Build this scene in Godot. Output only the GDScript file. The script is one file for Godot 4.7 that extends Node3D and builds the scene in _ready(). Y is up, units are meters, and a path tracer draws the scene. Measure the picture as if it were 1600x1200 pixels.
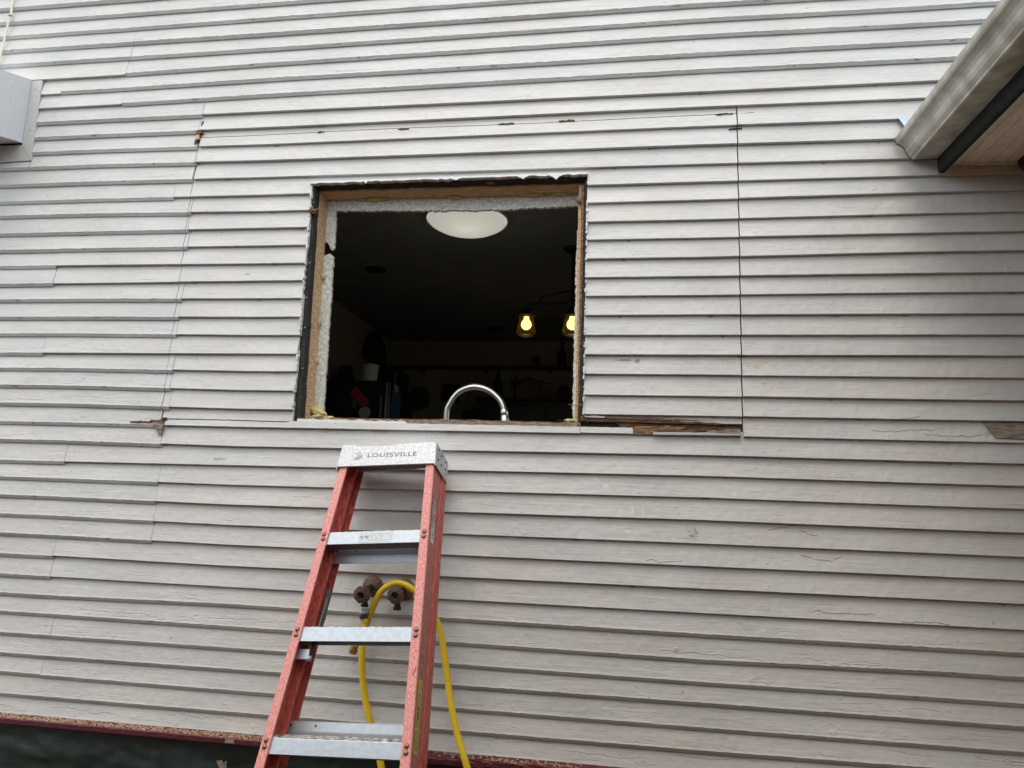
extends Node3D

# ---------------------------------------------------------------- tables (metres on the wall plane z = 0)
const RX := [-2.15, -1.42, 0.287, 1.0]
const ROW0 := -9
const RY := [
	[4.200, 4.203, 4.206, 4.200], [4.129, 4.131, 4.134, 4.129], [4.057, 4.059, 4.062, 4.057], [3.986, 3.988, 3.991, 3.986],
	[3.914, 3.916, 3.919, 3.914], [3.843, 3.845, 3.848, 3.843],
	[3.771, 3.773, 3.776, 3.771], [3.700, 3.702, 3.705, 3.700],
	[3.6275, 3.6300, 3.6320, 3.6270], [3.5588, 3.5599, 3.5620, 3.5570], [3.4857, 3.4896, 3.4920, 3.4870],
	[3.4182, 3.4177, 3.4216, 3.4150], [3.3484, 3.3503, 3.3596, 3.3530], [3.2719, 3.2817, 3.2927, 3.2860],
	[3.2031, 3.2108, 3.2158, 3.2130], [3.1318, 3.1393, 3.1474, 3.1440], [3.0644, 3.0626, 3.0571, 3.0560],
	[2.9952, 2.9915, 2.9951, 2.9900], [2.9268, 2.9183, 2.9184, 2.9130], [2.8590, 2.8476, 2.8441, 2.8380],
	[2.7821, 2.7756, 2.7688, 2.7626], [2.7058, 2.7015, 2.6998, 2.6976], [2.6418, 2.6307, 2.6307, 2.6345],
	[2.5621, 2.5606, 2.5559, 2.5589], [2.4910, 2.4885, 2.4863, 2.4877], [2.4194, 2.4151, 2.4126, 2.4203],
	[2.3430, 2.3435, 2.3436, 2.3451], [2.2754, 2.2715, 2.2721, 2.2751], [2.2030, 2.1978, 2.2003, 2.2013],
	[2.1329, 2.1264, 2.1278, 2.1288], [2.0532, 2.0531, 2.0551, 2.0579], [1.9907, 1.9829, 1.9846, 1.9839],
	[1.9202, 1.9100, 1.9103, 1.9074], [1.8475, 1.8387, 1.8412, 1.8402], [1.7714, 1.7690, 1.7726, 1.7704],
	[1.7022, 1.6949, 1.7047, 1.7023], [1.6192, 1.6240, 1.6346, 1.6316], [1.5552, 1.5516, 1.5621, 1.5596],
	[1.4845, 1.4789, 1.4876, 1.4853], [1.4120, 1.4053, 1.4104, 1.4111], [1.3402, 1.3341, 1.3366, 1.3388],
	[1.2614, 1.2567, 1.2622, 1.2656], [1.1857, 1.1840, 1.1859, 1.1893], [1.1161, 1.1244, 1.1197, 1.1215],
	[1.0509, 1.0486, 1.0410, 1.0514], [0.9728, 0.9742, 0.9701, 0.9729], [0.9001, 0.9018, 0.9067, 0.9067],
	[0.8332, 0.8319, 0.8327, 0.8350], [0.7573, 0.7583, 0.7614, 0.7677], [0.6900, 0.6920, 0.6910, 0.6930]]
const XL := -3.7
const XR := 2.3
const KERF_R := 0.4255
const WIN := [-1.206, -0.1185, 1.806, 2.7455]   # opening cut through the siding: x0, x1, y0, y1
const MX0 := -3.1
const MY1 := 3.85
const MPX := 426.667
const MW := 2048
const MH := 1408

var rng := RandomNumberGenerator.new()
var M := {}
var wobble := FastNoiseLite.new()

func _ready() -> void:
	rng.seed = 7
	wobble.seed = 3
	wobble.frequency = 1.0
	setup_view()
	make_materials()
	build_ground()
	build_wall()
	build_opening()
	build_kitchen()
	build_porch()
	build_vent()
	build_ladder()
	build_hose()
	build_kitchen_things()

# ---------------------------------------------------------------- camera, sky, sun
func setup_view() -> void:
	var cam := Camera3D.new()
	cam.name = "camera"
	cam.fov = 56.82
	cam.near = 0.05
	cam.far = 500.0
	add_child(cam)
	cam.position = Vector3(0, 1.53, 2.5)
	cam.rotation_order = EULER_ORDER_YXZ
	cam.rotation_degrees = Vector3(9.3244, 8.5555, 2.0096)
	cam.current = true
	var env := Environment.new()
	env.background_mode = Environment.BG_SKY
	var sm := ProceduralSkyMaterial.new()
	sm.sky_top_color = Color(0.93, 0.955, 0.98)
	sm.sky_horizon_color = Color(0.76, 0.785, 0.81)
	sm.sky_curve = 0.2
	sm.ground_bottom_color = Color(0.25, 0.24, 0.22)
	sm.ground_horizon_color = Color(0.45, 0.45, 0.45)
	sm.sun_angle_max = 1.0
	var sky := Sky.new()
	sky.sky_material = sm
	env.sky = sky
	env.background_energy_multiplier = 1.0
	env.ambient_light_source = Environment.AMBIENT_SOURCE_SKY
	env.tonemap_mode = Environment.TONE_MAPPER_LINEAR
	env.tonemap_exposure = 2.75
	env.sdfgi_enabled = true
	env.ssao_enabled = true
	env.ssil_enabled = true
	var we := WorldEnvironment.new()
	we.name = "world_environment"
	we.environment = env
	add_child(we)
	var sun := DirectionalLight3D.new()
	sun.name = "sun"
	sun.light_energy = 0.2
	sun.light_color = Color(1.0, 0.97, 0.93)
	sun.light_angular_distance = 30.0
	sun.shadow_enabled = true
	add_child(sun)
	sun.rotation_degrees = Vector3(-62, -18, 0)

# ---------------------------------------------------------------- small helpers
func lin(r: float, g: float, b: float, a := 1.0) -> Color:
	return Color(r, g, b, a).linear_to_srgb()

func mat(c: Color, rough := 0.7, metal := 0.0) -> StandardMaterial3D:
	var m := StandardMaterial3D.new()
	m.albedo_color = c
	m.roughness = rough
	m.metallic = metal
	return m

func nimg(w: int, h: int, sd: int, freq: float, sx: int, sy: int, octaves := 3, kind := FastNoiseLite.TYPE_SIMPLEX_SMOOTH) -> Image:
	var n := FastNoiseLite.new()
	n.seed = sd
	n.noise_type = kind
	n.frequency = freq
	n.fractal_octaves = octaves
	var im := n.get_image(maxi(8, w / sx), maxi(8, h / sy)) if w > 1024 else n.get_seamless_image(maxi(8, w / sx), maxi(8, h / sy))
	if sx != 1 or sy != 1:
		im.resize(w, h, Image.INTERPOLATE_CUBIC)
	im.convert(Image.FORMAT_L8)
	return im

# a tiling-by-triplanar colour texture: mixes two colours by layered noise
func speckle(c0: Color, c1: Color, sd: int, freq: float, sx := 1, sy := 1, contrast := 1.6, fine := 0.35, size := 512) -> ImageTexture:
	var a := nimg(size, size, sd, freq, sx, sy).get_data()
	var b := nimg(size, size, sd + 9, 0.35, 1, 1, 1).get_data()
	var out := PackedByteArray()
	out.resize(size * size * 3)
	for i in size * size:
		var t := ((a[i] - 128.0) * contrast + (b[i] - 128.0) * fine) / 255.0 + 0.5
		t = clampf(t, 0.0, 1.0)
		out[i * 3] = int(255.0 * lerpf(c0.r, c1.r, t))
		out[i * 3 + 1] = int(255.0 * lerpf(c0.g, c1.g, t))
		out[i * 3 + 2] = int(255.0 * lerpf(c0.b, c1.b, t))
	var im := Image.create_from_data(size, size, false, Image.FORMAT_RGB8, out)
	im.generate_mipmaps()
	return ImageTexture.create_from_image(im)

func bump(sd: int, freq: float, sx := 1, sy := 1, strength := 4.0, size := 512) -> ImageTexture:
	var im := nimg(size, size, sd, freq, sx, sy)
	im.bump_map_to_normal_map(strength)
	im.generate_mipmaps()
	return ImageTexture.create_from_image(im)

func tri(m: StandardMaterial3D, albedo: Texture2D, per_m: float, normal: Texture2D = null, nscale := 1.0, world := false) -> StandardMaterial3D:
	m.uv1_triplanar = true
	m.uv1_world_triplanar = world
	m.uv1_scale = Vector3(per_m, per_m, per_m)
	if albedo:
		m.albedo_texture = albedo
		m.albedo_color = Color.WHITE
	if normal:
		m.normal_enabled = true
		m.normal_texture = normal
		m.normal_scale = nscale
	return m

func start() -> SurfaceTool:
	var st := SurfaceTool.new()
	st.begin(Mesh.PRIMITIVE_TRIANGLES)
	st.set_smooth_group(-1)
	return st

func t3(st: SurfaceTool, a: Vector3, b: Vector3, c: Vector3) -> void:
	st.add_vertex(a)
	st.add_vertex(b)
	st.add_vertex(c)

# triangle wound so that its front looks away from `mid`
func to(st: SurfaceTool, a: Vector3, b: Vector3, c: Vector3, mid: Vector3) -> void:
	var n := (a - c).cross(a - b)
	if n.dot((a + b + c) / 3.0 - mid) < 0.0:
		t3(st, a, c, b)
	else:
		t3(st, a, b, c)

func qo(st: SurfaceTool, a: Vector3, b: Vector3, c: Vector3, d: Vector3, mid: Vector3) -> void:
	to(st, a, b, c, mid)
	to(st, a, c, d, mid)

# box with bevelled edges
func box(st: SurfaceTool, centre: Vector3, size: Vector3, ch := 0.0, bs := Basis.IDENTITY) -> void:
	var h := size * 0.5
	var c: float = minf(ch, minf(h.x, minf(h.y, h.z)) * 0.9)
	var v := func(x: float, y: float, z: float) -> Vector3: return centre + bs * Vector3(x, y, z)
	for ax in 3:
		for s in [-1.0, 1.0]:
			var p := []
			for k in [[-1, -1], [1, -1], [1, 1], [-1, 1]]:
				var e := Vector3.ZERO
				e[ax] = s * h[ax]
				e[(ax + 1) % 3] = k[0] * (h[(ax + 1) % 3] - c)
				e[(ax + 2) % 3] = k[1] * (h[(ax + 2) % 3] - c)
				p.append(v.call(e.x, e.y, e.z))
			qo(st, p[0], p[1], p[2], p[3], centre)
	if c <= 0.0:
		return
	for ax in 3:
		var b := (ax + 1) % 3
		var d := (ax + 2) % 3
		for s in [-1.0, 1.0]:
			for t in [-1.0, 1.0]:
				var p := []
				for k in [[0, -1], [0, 1], [1, 1], [1, -1]]:
					var e := Vector3.ZERO
					e[ax] = k[1] * (h[ax] - c)
					e[b] = s * (h[b] - (c if k[0] == 1 else 0.0))
					e[d] = t * (h[d] - (c if k[0] == 0 else 0.0))
					p.append(v.call(e.x, e.y, e.z))
				qo(st, p[0], p[1], p[2], p[3], centre)
	for sx in [-1.0, 1.0]:
		for sy in [-1.0, 1.0]:
			for sz in [-1.0, 1.0]:
				to(st, v.call(sx * h.x, sy * (h.y - c), sz * (h.z - c)), v.call(sx * (h.x - c), sy * h.y, sz * (h.z - c)), v.call(sx * (h.x - c), sy * (h.y - c), sz * h.z), centre)

# polygon in the xy plane of xf, extruded from z0 to z1
func prism(st: SurfaceTool, poly: PackedVector2Array, xf: Transform3D, z0: float, z1: float) -> void:
	var pg := poly.duplicate()
	if Geometry2D.is_polygon_clockwise(pg):
		pg.reverse()
	var idx := Geometry2D.triangulate_polygon(pg)
	var lo := minf(z0, z1)
	var hi := maxf(z0, z1)
	for i in range(0, idx.size(), 3):
		var a := pg[idx[i]]
		var b := pg[idx[i + 1]]
		var c := pg[idx[i + 2]]
		if (b - a).cross(c - a) < 0.0:
			var tmp := b
			b = c
			c = tmp
		t3(st, xf * Vector3(a.x, a.y, hi), xf * Vector3(c.x, c.y, hi), xf * Vector3(b.x, b.y, hi))
		t3(st, xf * Vector3(a.x, a.y, lo), xf * Vector3(b.x, b.y, lo), xf * Vector3(c.x, c.y, lo))
	for i in pg.size():
		var a := pg[i]
		var b := pg[(i + 1) % pg.size()]
		var a0 := xf * Vector3(a.x, a.y, lo)
		var b0 := xf * Vector3(b.x, b.y, lo)
		var a1 := xf * Vector3(a.x, a.y, hi)
		var b1 := xf * Vector3(b.x, b.y, hi)
		t3(st, a0, b1, b0)
		t3(st, a0, a1, b1)

# the same closed outline at two stations, joined (both given as arrays of points)
func loft(st: SurfaceTool, A: Array, B: Array, caps := true) -> void:
	var n := A.size()
	var ca := Vector3.ZERO
	var cb := Vector3.ZERO
	for i in n:
		ca += A[i] / n
		cb += B[i] / n
	for i in n:
		var j := (i + 1) % n
		t3(st, A[i], B[j], A[j])
		t3(st, A[i], B[i], B[j])
	if caps:
		for i in n:
			var j := (i + 1) % n
			t3(st, ca, A[i], A[j])
			t3(st, cb, B[j], B[i])

func tube(st: SurfaceTool, pts: Array, r, sides := 10, caps := true) -> void:
	st.set_smooth_group(1)
	var rings := []
	var up := Vector3.UP
	var dir0: Vector3 = (pts[1] - pts[0]).normalized()
	if absf(dir0.dot(up)) > 0.9:
		up = Vector3.RIGHT
	var nx := dir0.cross(up).normalized()
	for i in pts.size():
		var d: Vector3 = (pts[mini(i + 1, pts.size() - 1)] - pts[maxi(i - 1, 0)]).normalized()
		nx = (nx - d * nx.dot(d)).normalized()
		var ny := d.cross(nx)
		var rr: float = r if r is float else r[i]
		var ring := []
		for k in sides:
			var a := TAU * k / sides
			ring.append(pts[i] + (nx * cos(a) + ny * sin(a)) * rr)
		rings.append(ring)
	for i in rings.size() - 1:
		for k in sides:
			var j := (k + 1) % sides
			var mid: Vector3 = (pts[i] + pts[i + 1]) * 0.5
			qo(st, rings[i][k], rings[i][j], rings[i + 1][j], rings[i + 1][k], mid)
	if caps:
		st.set_smooth_group(-1)
		for e in [0, rings.size() - 1]:
			var inner: Vector3 = pts[1] if e == 0 else pts[pts.size() - 2]
			for k in sides:
				to(st, pts[e], rings[e][k], rings[e][(k + 1) % sides], inner)
	st.set_smooth_group(-1)

func smooth(pts: Array, per := 8) -> Array:
	var out := []
	for i in pts.size() - 1:
		var p0: Vector3 = pts[maxi(i - 1, 0)]
		var p1: Vector3 = pts[i]
		var p2: Vector3 = pts[i + 1]
		var p3: Vector3 = pts[mini(i + 2, pts.size() - 1)]
		for k in per:
			out.append(p1.cubic_interpolate(p2, p0, p3, float(k) / per))
	out.append(pts[pts.size() - 1])
	return out

# outline (radius, height) turned round the y axis of xf; scallops dent the radius
func lathe(st: SurfaceTool, prof: Array, sides: int, xf: Transform3D, soft := true, scallop := 0, dent := 0.0) -> void:
	st.set_smooth_group(2 if soft else -1)
	for i in prof.size() - 1:
		var p: Vector2 = prof[i]
		var q: Vector2 = prof[i + 1]
		for k in sides:
			var a := TAU * k / sides
			var b := TAU * (k + 1) / sides
			var fa := 1.0 - dent * pow(0.5 + 0.5 * cos(a * scallop), 5.0) if scallop > 0 else 1.0
			var fb := 1.0 - dent * pow(0.5 + 0.5 * cos(b * scallop), 5.0) if scallop > 0 else 1.0
			var A := xf * Vector3(cos(a) * p.x * fa, p.y, sin(a) * p.x * fa)
			var B := xf * Vector3(cos(b) * p.x * fb, p.y, sin(b) * p.x * fb)
			var C := xf * Vector3(cos(b) * q.x * fb, q.y, sin(b) * q.x * fb)
			var D := xf * Vector3(cos(a) * q.x * fa, q.y, sin(a) * q.x * fa)
			if q.x > 1e-6:
				t3(st, A, C, B) if false else t3(st, A, C, D)
			if p.x > 1e-6:
				t3(st, A, B, C)
	st.set_smooth_group(-1)

func put(called: String, st: SurfaceTool, m: Material, parent: Node = self, uv := false) -> MeshInstance3D:
	st.generate_normals()
	if uv:
		st.generate_tangents()
	var o := MeshInstance3D.new()
	o.name = called
	o.mesh = st.commit()
	o.mesh.surface_set_material(0, m)
	parent.add_child(o, true)
	return o

func add_surface(o: MeshInstance3D, st: SurfaceTool, m: Material) -> void:
	st.generate_normals()
	o.mesh = st.commit(o.mesh)
	o.mesh.surface_set_material(o.mesh.get_surface_count() - 1, m)

func thing(called: String, label: String, category: String, at := Vector3.ZERO, group := "") -> Node3D:
	var o := Node3D.new()
	o.name = called
	add_child(o, true)
	o.position = at
	tag(o, label, category, group)
	return o

func tag(o: Node, label: String, category: String, group := "") -> void:
	o.set_meta("label", label)
	o.set_meta("category", category)
	if group != "":
		o.set_meta("group", group)

func structure(called: String, st: SurfaceTool, m: Material) -> MeshInstance3D:
	var o := put(called, st, m)
	o.set_meta("kind", "structure")
	return o

func part(called: String, parent: Node) -> Node3D:
	var o := Node3D.new()
	o.name = called
	parent.add_child(o, true)
	return o

# jagged polyline between two points in 2D
func jag(a: Vector2, b: Vector2, step: float, amp: float, sd: int) -> Array:
	var n := maxi(1, int(a.distance_to(b) / step))
	var nr := (b - a).orthogonal().normalized()
	var r := RandomNumberGenerator.new()
	r.seed = sd
	var out := []
	for i in n + 1:
		var t := float(i) / n
		var k := 0.0 if i == 0 or i == n else (r.randf() * 2.0 - 1.0) * amp + wobble.get_noise_1d(i * 0.17 + sd * 5.0) * amp * 1.5
		out.append(a.lerp(b, t) + nr * k)
	return out

# ---------------------------------------------------------------- materials
func make_materials() -> void:
	make_paint()
	M.felt = tri(mat(Color.WHITE, 0.85), speckle(lin(0.008, 0.008, 0.009), lin(0.05, 0.046, 0.042), 11, 0.03, 1, 1, 2.2, 0.6), 6.0, bump(12, 0.08, 1, 1, 5.0), 0.8)
	M.wood = tri(mat(Color.WHITE, 0.75), speckle(lin(0.46, 0.29, 0.15), lin(0.72, 0.53, 0.33), 13, 0.05, 8, 1, 2.0, 0.3), 5.0, bump(14, 0.1, 8, 1, 3.0), 0.6)
	M.oldwood = tri(mat(Color.WHITE, 0.85), speckle(lin(0.13, 0.07, 0.035), lin(0.36, 0.22, 0.12), 15, 0.06, 8, 1, 2.2, 0.6), 5.0, bump(16, 0.12, 6, 1, 6.0), 1.0)
	M.darkwood = tri(mat(Color.WHITE, 0.85), speckle(lin(0.07, 0.035, 0.018), lin(0.22, 0.11, 0.055), 65, 0.06, 8, 1, 2.2, 0.6), 5.0, bump(16, 0.12, 6, 1, 6.0), 1.0)
	M.greywood = tri(mat(Color.WHITE, 0.9), speckle(lin(0.16, 0.13, 0.10), lin(0.36, 0.31, 0.25), 17, 0.06, 8, 1, 2.0, 0.6), 5.0, bump(18, 0.12, 8, 1, 5.0), 0.8)
	M.gypsum = tri(mat(Color.WHITE, 0.95), speckle(lin(0.56, 0.56, 0.49), lin(0.86, 0.88, 0.84), 19, 0.035, 1, 1, 1.6, 0.7), 3.0, bump(20, 0.16, 1, 1, 6.0), 0.6)
	M.foam = tri(mat(Color.WHITE, 0.9), speckle(lin(0.55, 0.43, 0.17), lin(0.80, 0.70, 0.40), 21, 0.06, 1, 1, 1.6, 0.5), 8.0, bump(22, 0.12, 1, 1, 8.0), 1.0)
	M.whitepaint = tri(mat(Color.WHITE, 0.5), speckle(lin(0.62, 0.62, 0.61), lin(0.82, 0.82, 0.81), 23, 0.05), 5.0)
	M.red = tri(mat(Color.WHITE, 0.45), speckle(lin(0.060, 0.006, 0.013), lin(0.120, 0.015, 0.027), 25, 0.04, 4, 1, 1.6, 0.4), 4.0, bump(26, 0.08, 4, 1, 4.0), 0.7)
	M.sawdust = tri(mat(Color.WHITE, 0.95), speckle(lin(0.36, 0.23, 0.14), lin(0.66, 0.48, 0.33), 27, 0.22, 1, 1, 2.6, 1.4), 7.0, bump(28, 0.3, 1, 1, 9.0), 1.0)
	M.green = tri(mat(Color.WHITE, 0.5), speckle(lin(0.009, 0.016, 0.014), lin(0.022, 0.034, 0.029), 29, 0.03, 3, 1, 1.6, 0.5), 2.0, bump(30, 0.03, 3, 1, 3.0), 0.3)
	M.gutter = tri(mat(Color.WHITE, 0.45), speckle(lin(0.34, 0.325, 0.27), lin(0.62, 0.60, 0.53), 31, 0.012, 1, 1, 1.5, 0.2), 1.6, bump(32, 0.02, 1, 1, 2.0), 0.2)
	M.grime = tri(mat(Color.WHITE, 0.8), speckle(lin(0.05, 0.045, 0.03), lin(0.30, 0.28, 0.22), 33, 0.06, 1, 1, 2.0, 0.6), 5.0)
	M.fascia = tri(mat(Color.WHITE, 0.9), speckle(lin(0.005, 0.007, 0.006), lin(0.010, 0.014, 0.012), 35, 0.03, 1, 1, 1.4, 0.4), 2.0)
	M.soffit = tri(mat(Color.WHITE, 0.55), speckle(lin(0.70, 0.64, 0.54), lin(0.80, 0.74, 0.64), 37, 0.02, 1, 1, 1.6, 0.3), 2.0, bump(38, 0.04, 1, 6, 2.0), 0.4)
	M.greypaint = tri(mat(Color.WHITE, 0.55), speckle(lin(0.44, 0.43, 0.41), lin(0.56, 0.55, 0.53), 67, 0.05), 4.0)
	M.tin = tri(mat(Color.WHITE, 0.3, 0.7), speckle(lin(0.30, 0.36, 0.42), lin(0.46, 0.52, 0.58), 39, 0.04), 6.0)
	M.vent = tri(mat(Color.WHITE, 0.5), speckle(lin(0.56, 0.575, 0.595), lin(0.63, 0.645, 0.665), 41, 0.03, 1, 1, 1.2, 0.3), 3.0)
	M.aluminium = tri(mat(Color.WHITE, 0.38, 0.55), speckle(lin(0.46, 0.505, 0.555), lin(0.60, 0.64, 0.685), 43, 0.03, 1, 1, 0.8, 0.12), 2.5, bump(44, 0.03, 1, 1, 2.0), 0.15)
	M.castalu = tri(mat(Color.WHITE, 0.45, 0.45), speckle(lin(0.40, 0.41, 0.425), lin(0.70, 0.71, 0.725), 45, 0.05, 1, 1, 0.9, 0.15), 3.0, bump(46, 0.05, 1, 1, 2.5), 0.2)
	M.tread = tri(mat(Color.WHITE, 0.6, 0.3), speckle(lin(0.10, 0.085, 0.07), lin(0.74, 0.73, 0.70), 47, 0.06, 2, 1, 3.2, 0.5), 3.0, bump(48, 0.12, 1, 1, 4.0), 0.5)
	M.engrave = mat(lin(0.17, 0.175, 0.18), 0.7, 0.2)
	M.faded = tri(mat(Color.WHITE, 0.6), speckle(lin(0.58, 0.165, 0.145), lin(0.82, 0.43, 0.395), 49, 0.13, 1, 2, 1.3, 0.4), 2.4, bump(50, 0.15, 1, 2, 3.0), 0.3)
	M.fibre = tri(mat(Color.WHITE, 0.5), speckle(lin(0.40, 0.055, 0.042), lin(0.66, 0.185, 0.145), 51, 0.09, 1, 4, 1.5, 0.3), 2.2, bump(52, 0.12, 1, 3, 3.0), 0.3)
	M.fibreout = tri(mat(Color.WHITE, 0.6), speckle(lin(0.36, 0.13, 0.105), lin(0.56, 0.23, 0.185), 53, 0.09, 1, 4, 2.0, 0.4), 2.2, bump(52, 0.12, 1, 3, 3.0), 0.3)
	M.scratch = mat(lin(0.42, 0.02, 0.03), 0.5)
	M.rivet = mat(lin(0.25, 0.17, 0.12), 0.4, 0.7)
	M.steel = tri(mat(Color.WHITE, 0.35, 0.8), speckle(lin(0.25, 0.27, 0.29), lin(0.45, 0.47, 0.50), 55, 0.06), 8.0)
	M.darksteel = mat(lin(0.08, 0.085, 0.09), 0.45, 0.6)
	M.hose = tri(mat(Color.WHITE, 0.38), speckle(lin(0.74, 0.48, 0.016), lin(0.82, 0.60, 0.035), 57, 0.03), 6.0)
	M.black = mat(lin(0.012, 0.012, 0.013), 0.5)
	M.brass = tri(mat(Color.WHITE, 0.4, 0.8), speckle(lin(0.30, 0.17, 0.05), lin(0.55, 0.36, 0.12), 59, 0.06), 12.0)
	M.bronze = tri(mat(Color.WHITE, 0.65, 0.2), speckle(lin(0.10, 0.065, 0.042), lin(0.25, 0.165, 0.11), 61, 0.08, 1, 1, 1.8, 0.6), 14.0, bump(62, 0.1, 1, 1, 4.0), 0.6)
	M.darkbronze = mat(lin(0.035, 0.028, 0.024), 0.55, 0.4)
	M.chrome = mat(lin(0.66, 0.65, 0.62), 0.33, 1.0)
	M.ground = tri(mat(Color.WHITE, 0.95), speckle(lin(0.070, 0.049, 0.031), lin(0.145, 0.104, 0.068), 63, 0.03), 0.7, bump(64, 0.1), 0.8, true)

var HM := PackedByteArray()
var CR := PackedByteArray()
var CG := PackedByteArray()
var CB := PackedByteArray()

func mark(x: float, y: float, rx: float, ry: float, dh: int, c: Vector3, sd: int, ragged := 0.5) -> void:
	# an uneven patch centred on the wall at (x, y): height step and colour step
	var n := FastNoiseLite.new()
	n.seed = sd
	n.frequency = 0.16
	var px := int((x - MX0) * MPX)
	var py := int((MY1 - y) * MPX)
	var ax := int(rx * MPX) + 2
	var ay := int(ry * MPX) + 2
	for j in range(-ay, ay + 1):
		for i in range(-ax, ax + 1):
			var u := px + i
			var v := py + j
			if u < 0 or v < 0 or u >= MW or v >= MH:
				continue
			var d := Vector2(i / (rx * MPX), j / (ry * MPX)).length() + n.get_noise_2d(u, v) * ragged
			if d < 1.0:
				var k := v * MW + u
				var t := clampf((1.0 - d) * 4.0, 0.0, 1.0)
				HM[k] = clampi(HM[k] + int(dh * t), 0, 255)
				CR[k] = clampi(CR[k] + int(c.x * t), 0, 255)
				CG[k] = clampi(CG[k] + int(c.y * t), 0, 255)
				CB[k] = clampi(CB[k] + int(c.z * t), 0, 255)

# a scatter of fine stains round a point
func speck(x: float, y: float, sx: float, sy: float, n: int, c: Vector3) -> void:
	for i in n:
		mark(x + rng.randfn() * sx * 0.6, y + rng.randfn() * sy * 0.6, rng.randf_range(0.002, 0.006), rng.randf_range(0.001, 0.003), 0, c * rng.randf_range(0.3, 0.9), i, 0.9)

func dot(u: int, v: int, dh: int, c: int) -> void:
	if u < 0 or v < 0 or u >= MW or v >= MH:
		return
	var k := v * MW + u
	HM[k] = clampi(HM[k] + dh, 0, 255)
	CR[k] = clampi(CR[k] + c, 0, 255)
	CG[k] = clampi(CG[k] + c, 0, 255)
	CB[k] = clampi(CB[k] + c, 0, 255)

# a wandering crack in the paint, with a curled lip above it
func crack(x: float, y: float, length: float, slope: float, depth: int, dark: int, rough := 1.2) -> void:
	var u := (x - MX0) * MPX
	var v := (MY1 - y) * MPX
	var n := int(absf(length) * MPX)
	var d := signf(length)
	for i in n:
		u += d
		v -= slope
		if rng.randf() < 0.25:
			v += rng.randf_range(-rough, rough)
		if rng.randf() < 0.03:
			v += rng.randf_range(-3.0, 3.0)
		if rng.randf() < 0.12:
			continue
		dot(int(u), int(v), -depth, -dark)
		dot(int(u), int(v) - 1, depth / 2, 4)
		dot(int(u), int(v) + 1, -depth / 3, -dark / 3)

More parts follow.
